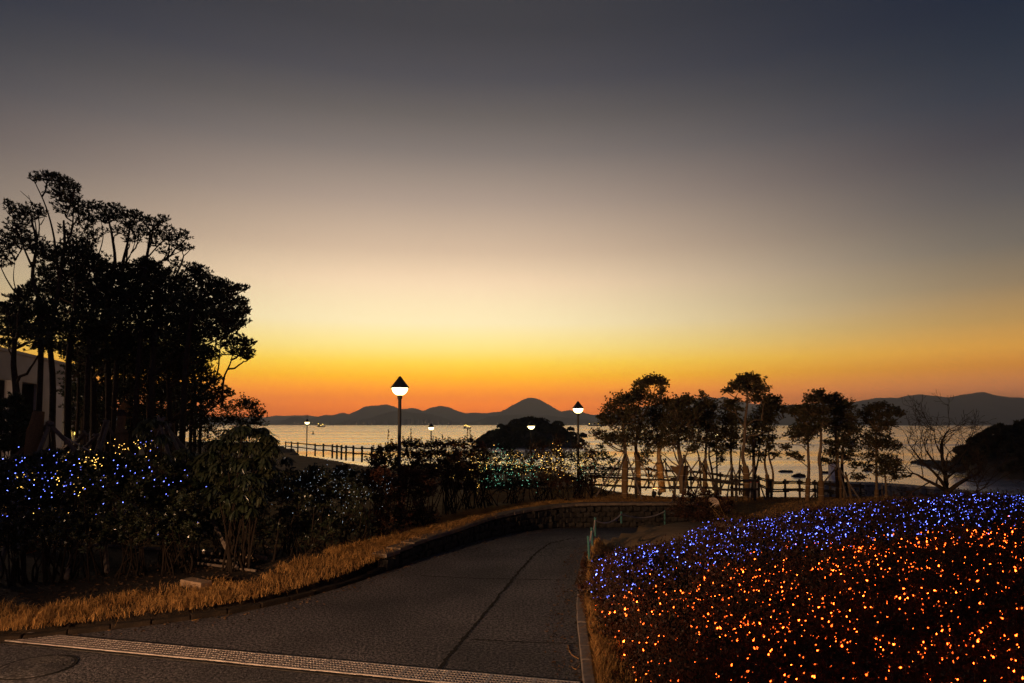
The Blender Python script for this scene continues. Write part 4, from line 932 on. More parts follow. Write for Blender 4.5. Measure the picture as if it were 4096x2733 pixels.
grove_tree('grove tree leaning right with fanned pads of leaves against the sky', 20.6, [(980, 2120), (1020, 1500), (1060, 1000), (1075, 760), (1100, 600), (1110, 500)], .085, .025,
  [(1070, 420, 45, 25, 14), (1130, 440, 50, 30, 16), (1200, 420, 45, 25, 14), (1110, 510, 60, 35, 20), (1180, 500, 60, 35, 18), (1250, 490, 35, 15, 8), (1150, 580, 60, 30, 14), (1270, 550, 45, 25, 14), (1330, 525, 40, 25, 12), (1370, 545, 40, 18, 10), (1300, 600, 60, 25, 14), (1370, 630, 50, 18, 14), (1220, 660, 50, 25, 10), (1300, 740, 60, 30, 16), (1270, 820, 60, 40, 18)],
  extra=[([(1110, 800), (1200, 720), (1300, 670), (1370, 640)], .025, .008), ([(1090, 700), (1180, 600), (1250, 540), (1330, 530)], .022, .008), ([(1270, 1100), (1275, 950), (1285, 820)], .02, .01)], k=9, dens=1.15, airy=True)
grove_tree('broad grove tree at the open side reaching toward the bay', 19.4, [(1330, 2120), (1360, 1700), (1380, 1400), (1420, 1150), (1480, 980), (1500, 880)], .10, .03,
  [(1430, 780, 60, 30, 22), (1480, 820, 70, 40, 30), (1400, 850, 80, 50, 36), (1550, 880, 60, 40, 26), (1640, 890, 50, 25, 18), (1600, 940, 80, 45, 36), (1700, 930, 60, 30, 24), (1780, 925, 50, 20, 18), (1690, 1000, 80, 40, 34), (1780, 1030, 50, 25, 18), (1610, 1030, 100, 60, 52), (1750, 1090, 80, 45, 34), (1810, 1090, 30, 30, 10), (1650, 1120, 110, 60, 56), (1770, 1170, 60, 40, 24), (1700, 1200, 70, 45, 28), (1500, 980, 130, 80, 80), (1530, 1120, 140, 80, 86), (1400, 1050, 140, 90, 90), (1600, 1230, 110, 60, 46), (1740, 1300, 70, 30, 18), (1820, 1330, 60, 25, 18), (1760, 1390, 70, 30, 22), (1820, 1410, 50, 35, 20), (1660, 1330, 60, 40, 16)],
  extra=[([(1380, 1500), (1480, 1460), (1620, 1420), (1780, 1420)], .035, .012), ([(1500, 1700), (1600, 1560), (1620, 1400), (1640, 1250)], .03, .012), ([(1640, 1800), (1650, 1600), (1700, 1480), (1730, 1350)], .035, .012)], k=10, dens=1.5, airy=True)
# the dark middle of the grove: trees standing behind one another
def mass(label, d, trunk, blobs, extra=None):
    return grove_tree(label, d, trunk, .11, .05, blobs, k=11, dz=1.2, extra=extra, dens=1.25)
mass('dense dark grove tree below the slanting plume top', 20.4, [(520, 2120), (500, 1700), (520, 1300), (560, 1000), (560, 850)],
  [(420, 700, 110, 70, 66), (560, 700, 120, 80, 80), (680, 760, 100, 70, 66), (480, 830, 140, 90, 100), (640, 880, 150, 90, 110), (350, 850, 80, 90, 56), (420, 980, 150, 90, 110), (600, 1030, 160, 90, 120), (480, 1140, 170, 90, 120), (620, 620, 70, 40, 26)])
mass('dense dark grove tree under the tiered open pads', 21.2, [(800, 2120), (800, 1700), (780, 1300), (800, 1050), (820, 900)],
  [(760, 780, 80, 50, 44), (830, 840, 100, 60, 60), (960, 790, 90, 50, 50), (1050, 770, 70, 45, 36), (900, 900, 150, 90, 110), (760, 960, 150, 90, 110), (1050, 880, 130, 90, 96), (820, 1080, 170, 90, 120), (980, 1030, 150, 90, 110), (900, 1180, 180, 90, 120), (720, 1180, 170, 90, 110)])
mass('dense dark grove tree under the fanned pads', 20.8, [(1100, 2120), (1120, 1700), (1140, 1300), (1160, 1100), (1180, 950)],
  [(1100, 760, 60, 45, 34), (1170, 830, 80, 60, 50), (1200, 920, 110, 70, 70), (1320, 940, 100, 70, 66), (1140, 1010, 140, 80, 96), (1300, 1060, 130, 80, 90), (1080, 1120, 160, 90, 110), (1240, 1170, 160, 90, 110), (1370, 1200, 120, 80, 76), (1120, 1270, 160, 80, 96), (1310, 1320, 140, 80, 80), (1460, 1280, 100, 60, 50)])
mass('low dark grove tree before the white house wall', 18.4, [(110, 2120), (120, 1800), (100, 1500), (110, 1300)],
  [(60, 1060, 70, 40, 30), (140, 1000, 80, 40, 34), (200, 950, 70, 40, 30), (110, 1110, 110, 50, 56), (60, 1180, 90, 60, 50), (200, 1160, 110, 70, 70), (320, 1100, 100, 80, 70), (100, 1260, 110, 50, 50), (250, 1270, 120, 60, 66), (380, 1240, 110, 80, 76), (60, 1330, 70, 30, 22), (330, 1350, 100, 50, 44)])
mass('shaded grove tree at the heart of the grove', 21.8, [(700, 2120), (690, 1700), (680, 1500), (690, 1300)],
  [(560, 1270, 140, 80, 90), (700, 1320, 150, 80, 96), (860, 1330, 150, 80, 96), (1000, 1350, 140, 70, 80), (620, 1420, 140, 60, 66), (780, 1440, 140, 60, 66), (940, 1450, 140, 60, 60), (480, 1380, 100, 60, 50)])
mass('shaded grove tree beside the bay-side tree', 22.4, [(1260, 2120), (1250, 1800), (1240, 1600), (1250, 1450)],
  [(1120, 1400, 130, 60, 66), (1260, 1420, 130, 60, 66), (1400, 1400, 110, 60, 54), (1500, 1420, 90, 50, 36), (1180, 1500, 120, 60, 40), (1350, 1520, 120, 60, 40), (1480, 1540, 90, 60, 34), (1560, 1640, 70, 80, 40), (1530, 1760, 90, 80, 50), (1640, 1720, 70, 60, 34)])
# thin stems deeper in the grove
for i, (X, Xt, d, lean) in enumerate([(560, 600, 23.5, 0), (760, 740, 24, 0), (900, 930, 23.6, 0), (1010, 1000, 24.6, 0), (1080, 1110, 23.8, 0), (1180, 1160, 24.8, 0), (1290, 1310, 24.2, 0), (1400, 1440, 23.2, 0), (1470, 1500, 24.4, 0), (700, 660, 25.2, 0), (1230, 1270, 25.6, 0), (960, 980, 26, 0)]):
    P = vt(Z1, d, [(X, 2100), (X + 12, 1850), ((X + Xt) / 2, 1600), (Xt, 1300)], .2); P[0][2] = G(P[0][0], P[0][1]) - .05
    tree('grove_tree', 'thin shaded stem standing deep inside the dark grove', 'tree', P[0], [(P, .05 + .02 * random.random(), .03)], vb(Z1, d, [(Xt, 1280, 120, 90, 50), (Xt + random.uniform(-60, 60), 1420, 120, 90, 46), (X + random.uniform(-50, 50), 1560, 110, 90, 40), (X + random.uniform(-50, 50), 1700, 110, 90, 36), (X + random.uniform(-50, 50), 1830, 100, 80, 26)], .6), LEAF_L, 11, 'leaf_dark', 'bark', limb=.03, group='thin stems inside the grove')
Zb = (0, 1400, 1.9583)
for i, (X, d, lab) in enumerate([(640, 27, 'bushy evergreen behind the grove next to the house corner'), (820, 28, 'bushy evergreen behind the burl-swollen trunk'), (1000, 27.4, 'bushy evergreen behind the middle of the grove'), (1180, 28.4, 'bushy evergreen behind the pale pole brace'), (1360, 27.6, 'bushy evergreen behind the slanting pole brace'), (1520, 28.6, 'bushy evergreen behind the bay side of the grove')]):
    P = [at_d(*zV(Zb, X, 760), d), at_d(*zV(Zb, X + 10, 400), d), at_d(*zV(Zb, X - 10, 0), d)]; P[0][2] = G(P[0][0], P[0][1]) - .05
    bl_ = [(X + random.uniform(-60, 60), Y, 105, 75, 62 - (14 if X > 1500 else 0)) for Y in (60, 170, 280, 390, 500, 600)] + [(X + random.uniform(-90, 90), Y, 80, 60, 36) for Y in (110, 330, 560)]
    tree('evergreen_tree', lab, 'tree', P[0], [(P, .09, .04)], vb(Zb, d, bl_, 1.0), (.10, .045), 12, 'leaf_dark', 'bark', limb=.04, puff=1.2)
# wrapped stub trunk and wrapped leaning trunk
def wrapped_stub(label, pts, d, rs, tuft):
    P = [at_d(*zV(Zb, X, Y), d) for X, Y in pts]; P[0][2] = G(P[0][0], P[0][1]) - .05
    o = thing('wrapped_trunk', label, 'tree', P[0])
    C = cr(np.array(P), 4); MB().tubes(C, np.interp(np.linspace(0, 1, len(C)), np.linspace(0, 1, len(rs)), rs), 12).build('burlap_wrap', 'burlap', o, smooth=True)
    if tuft:
        top = P[-1]; MB().lathe([(rs[-1] * 1.25, -.05), (rs[-1] * 1.35, .02), (rs[-1] * 1.1, .10)], top, 12).build('rim', 'bark', o)
        stuff(fast_quads('dry_tuft', sprigs(top + rnd(26, 3) * .07 + [0, 0, .1], np.tile([0, 0, 1.0], (26, 1)), 4, .10, .03, .8), 'straw', o))
wrapped_stub('burlap-wrapped stub trunk with a swollen burl and dry tuft on top', [(950, 900), (952, 720), (950, 660), (945, 600), (958, 500)], 17.2, [.13, .14, .17, .10, .095], True)
wrapped_stub('burlap-wrapped trunk leaning right below the white house', [(235, 880), (262, 740), (285, 590), (305, 480)], 16.6, [.20, .175, .15, .12], False)
wrapped_stub('smaller burlap-wrapped trunk behind the four-pole brace', [(1235, 900), (1240, 780), (1235, 660), (1240, 560)], 18.0, [.16, .15, .14, .13], False)
def tpb(d, top, feet, label, r_=.05):
    t3 = at_d(*zV(Zb, *top), d); fs = []
    for (X, Y, dd) in feet:
        p = at_d(*zV(Zb, X, Y), d + dd); u = p - t3; s_ = max(1.0, (t3[2] - (G(p[0], p[1]))) / max(.2, -u[2])); fs.append(t3 + u * s_)
    return tripod(label, t3, fs, r_)
tpb(16.8, (370, 590), [(200, 760, .4), (300, 800, -.6), (570, 780, .2), (400, 760, 1.0)], 'four thick poles lashed at the top beside the leaning wrapped trunk', .055)
tpb(18.6, (650, 665), [(600, 730, .2), (670, 760, .2), (560, 720, 1.0)], 'low lashed pole brace between two wrapped trunks', .05)
tpb(18.0, (750, 680), [(660, 770, .2), (845, 730, .2), (760, 800, -.5)], 'low lashed pole brace with drooping right leg', .05)
tpb(17.6, (820, 580), [(790, 680, .2), (905, 705, .3), (780, 740, -.6)], 'steep lashed pole brace left of the burl-swollen trunk', .045)
tpb(17.4, (1250, 560), [(1330, 840, -.4), (1220, 640, .6), (1180, 800, .4)], 'pale smooth pole brace at the grove edge', .05)
tpb(17.8, (1300, 600), [(1520, 860, -.2), (1380, 760, -.5), (1200, 780, .7)], 'long slanting pole brace falling right toward the big-leaved shrub', .05)
# slanting cord
p0, p1 = at_d(*zV(Zb, 490, 670), 17.5), at_d(*zV(Zb, 860, 860), 16.6)
tag(MB().tubes(bez(p0[None], (p0 + p1)[None] / 2 + [[0, 0, -.06]], p1[None], 12), np.full((1, 12), .018), 6).build('bamboo_rail', 'rope'), 'thin pale bamboo rail slanting down from the pole brace', 'rail')

# ------------------------------------------------------------------ white house
hA, hB = at_d(-40, 1000, 25.2), at_d(192, 1000, 36.0)
hd = (hB - hA)[:2]; hl = np.linalg.norm(hd); hd /= hl; hn = np.array([hd[1], -hd[0]]); hang = math.atan2(hd[1], hd[0])
hz0 = 0.2; hz1 = 6.25
hb = thing('white_house', 'white plastered flat-roofed house behind the dark grove', 'house', (hA[0], hA[1], hz0))
def HW(s_, off, z): q = hA[:2] + hd * s_ + hn * off; return np.array([q[0], q[1], z])
def s_at(vx):
    best = min(np.linspace(-2, hl + 2, 800), key=lambda s_: abs(to_v(HW(s_, 0, 4))[0, 0] - vx)); return best
def hbox(name, m_, s0, s1, z0, z1, o0, o1, parent=hb):
    return MB().box(HW((s0 + s1) / 2, (o0 + o1) / 2, (z0 + z1) / 2), (s1 - s0, abs(o1 - o0), z1 - z0), hang).build(name, m_, parent)
sA0, sA1 = s_at(-20), s_at(27); sB0, sB1 = s_at(48), s_at(93)
zw = (2.0, 5.15)
# wall pieces round two deep openings
hbox('wall', 'plaster', -1.5, hl, 5.15, hz1, 0, -.3); hbox('wall', 'plaster', sA1, sB0, hz0, 5.15, 0, -.3); hbox('wall', 'plaster', sB1, hl, hz0, 5.15, 0, -.3)
hbox('wall', 'plaster', -1.5, hl - .02, hz0, hz1 - .02, -.95, -6.0)
hbox('wall', 'plaster', sB0, sB1, hz0, 1.4, -.01, -.3)
hbox('parapet', 'plaster', -1.6, hl + .06, hz1, hz1 + .12, .06, -.4)
for a, b_, z0 in ((sA0, sA1, hz0), (sB0, sB1, 1.4)):
    w = hbox('window', 'dark_trim', a, b_, z0, 5.15, -.80, -.88); hbox('pane', 'dark_glass', a + .1, (a + b_) / 2 - .04, z0 + .1, 5.05, -.78, -.80, w); hbox('pane', 'dark_glass', (a + b_) / 2 + .04, b_ - .1, z0 + .1, 5.05, -.78, -.80, w)
    hbox('window_reveal', 'dark_trim', a - .02, a + .06, z0, 5.15, -.29, -.9); hbox('window_reveal', 'dark_trim', b_ - .06, b_ + .02, z0, 5.15, -.29, -.9)
bl = hbox('balcony', 'white_rail', s_at(95), s_at(190), 3.55, 3.66, .75, .85)
hbox('bottom_rail', 'white_rail', s_at(95), s_at(190), 1.75, 1.86, .75, .85, bl)
for vx in range(96, 190, 7): s_ = s_at(vx); hbox('baluster', 'white_rail', s_, s_ + .22, 1.86, 3.55, .77, .83, bl)
sx = s_at(94); hbox('column', 'white_rail', sx - .05, sx + .3, hz0, 5.1, .55, .85)
# wall lamp
lp_ = HW(s_at(120), 1.0, 3.05); wl_ = thing('wall_lamp', 'small lit yellow lamp glowing beside the balcony of the white house', 'lamp', lp_)
MB().lathe([(.03, .12), (.09, .02), (.09, -.02)], lp_, 10).build('shade', 'lamp_black', wl_); MB().lathe([(.05, .0), (.075, -.1), (.03, -.18)], lp_, 10).build('bulb', 'ship_light', wl_)
# clipped dark shrub in front of the house wall, left
# ------------------------------------------------------------------ shrubs
def shrub(label, d, z, blobs, base_xy, stems=6, leaf=(.075, .034), k=10, m_leaf='leaf_dark', name='shrub', dz=.7, shoots=None, spread=1.0, group=None, base_spread=.35, stem_r=.022, ground_z=None, twig=.005):
    c = at_d(*zV(z, *base_xy), d); gz = float(G(c[0], c[1])) if ground_z is None else ground_z; base = np.array([c[0], c[1], gz])
    lowy = max(b_[1] + b_[3] for b_ in blobs); x0 = min(b_[0] - b_[2] for b_ in blobs); x1 = max(b_[0] + b_[2] for b_ in blobs); gy = zV(z, 0, 0); 
    by = base_xy[1]; bl2 = list(blobs)
    if by - lowy > 40:
        for f_, n_l in ((.10, 34), (.35, 22), (.62, 12)):
            for q_ in (.2, .5, .8): bl2.append((x0 + (x1 - x0) * q_ + random.uniform(-15, 15), lowy + (by - lowy) * f_, (x1 - x0) * .22, (by - lowy) * .24 + 20, n_l))
    B = vb(z, d, bl2, dz)
    stems = int(stems * 2.2); base_spread = (x1 - x0) * .36 * d / FPX / 4 / z[2]
    trs = []
    for i in range(stems):
        t_ = B[random.randrange(len(B))][0]; b0 = base + np.array([random.uniform(-1, 1) * base_spread, random.uniform(-.4, .4), -.05])
        trs.append(([b0, b0 * .6 + t_ * .4 + rnd(3) * .06, t_ * .85 + b0 * .15 + rnd(3) * .05], stem_r * random.uniform(.6, 1.2), stem_r * .4))
    o = tree(name, label, 'shrub', base, trs, B, leaf, k, m_leaf, 'stem', limb=.016, twig=twig, spread=spread, axis_up=.6, group=group)
    if shoots:
        mb = MB(); q = []
        for X, Y, L in shoots:
            p0 = at_d(*zV(z, X, Y + L), d + random.uniform(-.2, .2)); p1 = at_d(*zV(z, X + random.uniform(-6, 6), Y), d + random.uniform(-.1, .1))
            mb.tubes(bez(p0[None], (p0 + p1)[None] / 2 + rnd(1, 3) * .02, p1[None], 6), np.linspace(.008, .003, 6)[None], 4)
            n = max(5, int(L / 5)); t_ = rng.random(n)[:, None]; P = p0 * (1 - t_) + p1 * t_
            q.append(sprigs(P, np.tile(unit(p1 - p0), (n, 1)), 3, leaf[0] * .9, leaf[1] * .8, .75))
        mb.build('shoot', 'bark', o); stuff(fast_quads('shoot_leaves', np.concatenate(q), m_leaf, o))
    return o
# front-left hedge, four tall shrubs with lights in them
HB = [('tall dark hedge shrub with mixed blue and gold lights next to the house shrub', [(60, 960, 130, 70, 90), (150, 900, 110, 60, 60), (60, 1080, 150, 80, 110), (170, 1020, 120, 80, 90), (90, 1200, 150, 80, 90), (200, 1130, 100, 80, 60), (100, 1310, 120, 60, 40)], (130, 1640), 13.9),
      ('dark hedge shrub thick with blue lights left of the golden cluster', [(300, 880, 110, 60, 60), (400, 830, 90, 50, 44), (330, 980, 140, 70, 100), (460, 930, 110, 70, 76), (350, 1090, 150, 80, 110), (480, 1060, 110, 80, 80), (330, 1200, 140, 70, 80), (460, 1190, 110, 70, 60), (400, 1300, 120, 50, 36)], (400, 1610), 14.1),
      ('dark hedge shrub holding the dense cluster of golden lights', [(600, 850, 90, 50, 46), (730, 860, 90, 50, 46), (620, 950, 120, 70, 84), (760, 950, 110, 70, 76), (640, 1060, 140, 80, 104), (780, 1060, 110, 80, 80), (650, 1180, 140, 70, 84), (790, 1180, 100, 60, 50), (700, 1290, 120, 50, 36)], (690, 1600), 14.3),
      ('dark hedge shrub with few blue lights before the pole braces', [(900, 870, 90, 50, 46), (1040, 880, 100, 50, 50), (930, 970, 120, 70, 84), (1080, 960, 110, 60, 70), (960, 1070, 140, 70, 100), (1120, 1060, 120, 70, 80), (980, 1180, 130, 70, 76), (1120, 1170, 110, 60, 56), (1050, 1280, 120, 50, 34)], (1020, 1590), 14.5),
      ('open hedge shrub of thin stems between the dark hedge and the big-leaved shrub', [(1280, 920, 90, 50, 40), (1400, 960, 90, 50, 40), (1300, 1040, 120, 60, 66), (1440, 1060, 110, 60, 60), (1340, 1160, 120, 60, 56), (1460, 1180, 90, 50, 34), (1400, 1270, 110, 50, 26)], (1390, 1580), 14.9)]
for lab, bl_, bs, d in HB: shrub(lab, d, Zb, bl_, bs, 9, (.07, .032), 9, 'leaf_glossy', 'hedge_shrub', .6)
shrub('dark filler shrub right behind the large drooping leaves', 15.9, Zb, [(1640, 920, 100, 60, 70), (1780, 900, 110, 60, 80), (1920, 900, 110, 60, 80), (2060, 940, 90, 60, 60), (1660, 1040, 120, 80, 90), (1830, 1040, 130, 80, 100), (2000, 1050, 120, 80, 90), (2120, 1080, 80, 70, 50), (1700, 1180, 130, 80, 90), (1880, 1190, 130, 80, 90), (2050, 1200, 110, 80, 70), (1780, 1310, 140, 70, 70), (1980, 1310, 130, 70, 60)], (1880, 1560), 10, (.07, .032), 9, 'leaf_glossy', 'hedge_shrub', .6)
shrub('dark filler shrub under the open thin-stemmed one', 15.6, Zb, [(1220, 1080, 110, 60, 60), (1380, 1100, 120, 60, 70), (1530, 1090, 110, 60, 60), (1280, 1200, 130, 70, 76), (1450, 1210, 130, 70, 76), (1360, 1310, 140, 60, 60), (1540, 1300, 110, 60, 50)], (1380, 1560), 9, (.07, .032), 9, 'leaf_glossy', 'hedge_shrub', .6)
# dark bush on the far side, against the bay
shrub('rounded black bush with upright twig tips between grove and bay', 24.0, Zb, [(1800, 470, 90, 60, 70), (1900, 430, 70, 60, 60), (1960, 450, 80, 60, 66), (2030, 500, 60, 50, 50), (1860, 560, 140, 70, 110), (2010, 570, 80, 60, 60), (1750, 560, 100, 60, 70), (1650, 560, 80, 80, 60), (1560, 520, 80, 80, 56), (1640, 660, 120, 70, 70)], (1850, 800), 8, (.06, .022), 10, 'leaf_dark', 'bush', .8, [(1905, 335, 70), (1925, 360, 60), (1880, 390, 50), (1960, 390, 50), (2000, 410, 50), (2060, 460, 50), (2090, 490, 40), (1840, 420, 40)])
shrub('low dark shrub against the white house wall', 17.5, Zb, [(60, 430, 60, 50, 44), (120, 400, 50, 60, 34), (60, 530, 110, 80, 80), (160, 520, 90, 80, 66), (90, 650, 120, 80, 80)], (90, 800), 6, (.08, .03), 10, 'leaf_dark', 'shrub', .5)
# middle hedge
shrub('low glossy-leaved hedge shrub with white pin lights right of the big-leaved shrub', 16.4, Z4, [(330, 1010, 80, 50, 50), (430, 1030, 80, 50, 56), (310, 1110, 110, 70, 90), (430, 1120, 100, 70, 84), (350, 1220, 120, 70, 90), (460, 1230, 90, 60, 60), (380, 1330, 110, 60, 50)], (380, 1700), 9, (.055, .026), 10, 'leaf_glossy', 'hedge_shrub', .6)
shrub('low glossy-leaved hedge shrub with a bumpy top before the sandy ground', 16.8, Z4, [(560, 960, 50, 30, 24), (620, 990, 90, 45, 56), (540, 1050, 90, 60, 74), (660, 1080, 110, 70, 100), (580, 1160, 120, 70, 104), (700, 1190, 100, 70, 84), (620, 1280, 120, 60, 70), (700, 1370, 100, 50, 40)], (630, 1690), 9, (.055, .026), 10, 'leaf_glossy', 'hedge_shrub', .6)
shrub('low glossy-leaved hedge shrub speckled with lights left of the lamp', 17.2, Z4, [(820, 960, 70, 35, 36), (800, 1030, 100, 60, 84), (910, 1000, 80, 50, 60), (850, 1130, 120, 70, 104), (960, 1100, 100, 70, 90), (900, 1230, 120, 70, 96), (1000, 1210, 90, 70, 70), (930, 1340, 110, 50, 46)], (880, 1640), 9, (.055, .026), 10, 'leaf_glossy', 'hedge_shrub', .6)
shrub('fine-leaved hedge shrub in front of the lamp pole', 18.3, Z4, [(1060, 1010, 90, 45, 56), (1180, 1010, 100, 50, 64), (1100, 1100, 120, 70, 104), (1240, 1090, 110, 70, 96), (1150, 1210, 130, 70, 104), (1290, 1200, 110, 70, 90), (1200, 1320, 120, 60, 60), (1340, 1300, 90, 50, 46)], (1180, 1600), 9, (.05, .022), 10, 'leaf_azalea', 'hedge_shrub', .6)
shrub('fine-leaved hedge shrub tapering off at the grass verge right of the lamp pole', 20.0, Z4, [(1380, 990, 100, 45, 60), (1500, 1010, 100, 50, 66), (1410, 1090, 120, 70, 100), (1550, 1080, 110, 70, 90), (1480, 1190, 120, 70, 90), (1610, 1160, 100, 70, 70), (1520, 1290, 90, 50, 40)], (1480, 1480), 8, (.05, .022), 10, 'leaf_azalea', 'hedge_shrub', .6)
# red-leaved hedge behind, with upright shoots
sh = [(1238, 612, 90), (1255, 700, 60), (1280, 720, 50), (1215, 720, 50), (1105, 745, 60), (1090, 790, 50), (1160, 770, 40), (1310, 710, 60), (1375, 670, 70), (1385, 690, 60), (1420, 660, 80), (1443, 592, 120)]
shrub('red-leaved hedge shrub with tall shoots left of the lamp pole', 20.6, Z4, [(1110, 840, 70, 40, 40), (1200, 790, 80, 50, 56), (1280, 770, 70, 50, 50), (1130, 900, 110, 50, 66), (1260, 870, 110, 60, 84), (1180, 950, 120, 50, 66), (1300, 940, 90, 50, 50)], (1200, 1250), 7, (.055, .024), 10, 'leaf_red', 'hedge_shrub', .6, sh[:8])
shrub('red-leaved hedge shrub with the longest upright shoot right of the lamp pole', 21.4, Z4, [(1400, 740, 60, 40, 40), (1480, 740, 70, 50, 52), (1560, 760, 70, 50, 46), (1440, 830, 110, 60, 90), (1560, 850, 110, 60, 90), (1480, 930, 120, 60, 80), (1600, 940, 90, 50, 50)], (1490, 1200), 7, (.055, .024), 10, 'leaf_red', 'hedge_shrub', .6, sh[8:] + [(1490, 690, 40), (1540, 700, 40)])
shrub('red-leaved hedge shrub with a spiky fringe of shoots left of the wooded islet', 22.6, Z4, [(1650, 740, 70, 40, 44), (1740, 740, 80, 45, 52), (1830, 750, 80, 45, 52), (1680, 820, 110, 55, 84), (1800, 840, 110, 55, 84), (1700, 910, 120, 50, 70), (1840, 920, 100, 50, 56)], (1740, 1130), 7, (.055, .024), 10, 'leaf_red', 'hedge_shrub', .6, [(1640, 660, 70), (1660, 690, 60), (1690, 690, 60), (1725, 652, 80), (1770, 660, 80), (1800, 700, 50), (1840, 690, 60), (1870, 680, 60)])
shrub('red-leaved hedge shrub with shoots reaching up at the small lit boat', 24.0, Z4, [(1900, 740, 60, 50, 44), (1970, 720, 60, 50, 44), (2050, 770, 80, 50, 52), (1930, 830, 110, 60, 80), (2060, 850, 110, 60, 76), (1960, 930, 120, 50, 60)], (1990, 1060), 7, (.055, .024), 10, 'leaf_red', 'hedge_shrub', .6, [(1920, 660, 60), (1945, 600, 110), (1978, 598, 110), (1985, 650, 60), (2010, 690, 50)])
# lit middle hedge with green and gold lights
for i, (lab, bl_, bs, d) in enumerate([('brown hedge shrub with gold lights at the left end of the green and gold display', [(300, 840, 90, 60, 70), (220, 900, 100, 60, 76), (360, 930, 100, 60, 76), (250, 1010, 120, 60, 84), (380, 1030, 90, 60, 60)], (300, 1160), 24.0),
      ('hedge shrub crowded with green lights below the wooded islet', [(480, 800, 80, 50, 50), (560, 800, 80, 50, 50), (470, 880, 100, 60, 76), (590, 880, 100, 60, 76), (500, 970, 110, 60, 80), (620, 980, 100, 60, 70), (560, 1050, 110, 40, 46)], (560, 1150), 25.5),
      ('hedge shrub with mixed green and gold lights under the lamp before the islet', [(700, 790, 70, 60, 44), (770, 800, 80, 50, 46), (720, 880, 100, 60, 76), (840, 860, 90, 60, 66), (760, 970, 110, 60, 80), (880, 960, 90, 60, 66), (800, 1050, 100, 40, 40)], (800, 1145), 26.5),
      ('hedge shrub with a peaked top full of gold lights', [(950, 780, 60, 50, 36), (1040, 760, 70, 50, 46), (960, 860, 90, 60, 66), (1080, 840, 90, 60, 66), (1000, 950, 110, 60, 76), (1110, 940, 80, 60, 50), (1040, 1030, 90, 40, 34)], (1060, 1140), 27.5),
      ('pyramid-shaped hedge shrub with sparse gold lights on a single stem', [(1190, 720, 45, 40, 26), (1180, 800, 80, 50, 52), (1240, 850, 80, 60, 56), (1160, 910, 90, 60, 60), (1250, 950, 80, 60, 50)], (1198, 1190), 27.0),
      ('reddish hedge shrub round the foot of the lamp by the shore trees', [(1360, 770, 60, 50, 38), (1430, 760, 60, 50, 38), (1340, 860, 80, 60, 56), (1440, 870, 90, 60, 60), (1390, 970, 90, 60, 50), (1480, 820, 70, 60, 40), (1500, 930, 60, 50, 26)], (1400, 1180), 28.5),
      ('dark hedge shrub filling the gap between lamp and shore trees', [(1560, 840, 80, 60, 56), (1640, 870, 80, 60, 52), (1580, 760, 50, 50, 26), (1520, 900, 60, 50, 30), (1700, 900, 60, 50, 30)], (1570, 1140), 30.5)]):
    shrub(lab, d, Z5, bl_, bs, 8, (.06, .027), 9, 'leaf_red' if i in (0, 3, 4, 5) else 'leaf_dark', 'hedge_shrub', .6, [(bl_[0][0] + k_, bl_[0][1] - 80 + random.uniform(-15, 20), 50) for k_ in (-40, -10, 25, 55)], stem_r=.02)
# azalea mound right of the rope, with pampas plume
azc = at_d(*zV(Z2, 1090, 1300), 22.8)
shrub('clipped dark azalea mound beside the road with a pale plume leaning on it', 22.6, Z2, [(940, 1230, 70, 50, 60), (1050, 1190, 90, 40, 76), (1180, 1190, 100, 40, 84), (1290, 1230, 80, 45, 66), (1380, 1280, 60, 40, 44), (930, 1310, 90, 60, 80), (1080, 1280, 120, 70, 110), (1230, 1290, 120, 70, 110), (1340, 1340, 80, 50, 60), (1000, 1370, 120, 50, 76), (1180, 1380, 130, 50, 80)], (1130, 1430), 6, (.04, .02), 11, 'leaf_azalea', 'azalea_mound', .7)
def plume():
    d = 20.5; b0 = at_d(*zV(Z2, 1310, 1410), d); p1 = at_d(*zV(Z2, 1205, 1275), d); base = b0
    o = thing('pampas_grass', 'pale feathery pampas plume on a thin stalk against the dark mound', 'grass plume', base)
    for a, b_, c in (((1310, 1405), (1250, 1330), (1205, 1285)), ((1345, 1385), (1310, 1310), (1290, 1262))):
        P = np.array([at_d(*zV(Z2, *q), d) for q in (a, b_, c)]); MB().tubes(cr(P, 5), np.linspace(.005, .003, 11), 4).build('stalk', 'straw', o)
    tip = at_d(*zV(Z2, 1290, 1268), d); Q = []
    rach = np.array([at_d(*zV(Z2, *q), d) for q in ((1292, 1272), (1284, 1240), (1262, 1220), (1232, 1212))]); rc = cr(rach, 8)
    for k_ in range(46):
        t_ = random.random(); st = rc[int(t_ * (len(rc) - 1))]; L = random.uniform(.10, .26) * (1.1 - .5 * t_)
        e = st + [-L * random.uniform(.7, 1.1), random.uniform(-.06, .06), -L * random.uniform(.15, .7)]
        Q.append(bez(st[None], ((st + e) / 2 + [0, 0, .035])[None], e[None], 5)[0])
    for q_ in range(4): Q.append(np.array([rc[int(u * (len(rc) - 1))] for u in np.linspace(0, 1, 5)]) + rnd(3) * .004)
    Q = np.array(Q); w = .0055
    quads = [np.stack([Q[:, i] + [0, 0, w], Q[:, i + 1] + [0, 0, w * .8], Q[:, i + 1] - [0, 0, w * .8], Q[:, i] - [0, 0, w]], 1) for i in range(4)]
    stuff(fast_quads('feather', np.concatenate(quads), 'plume', o))
plume()

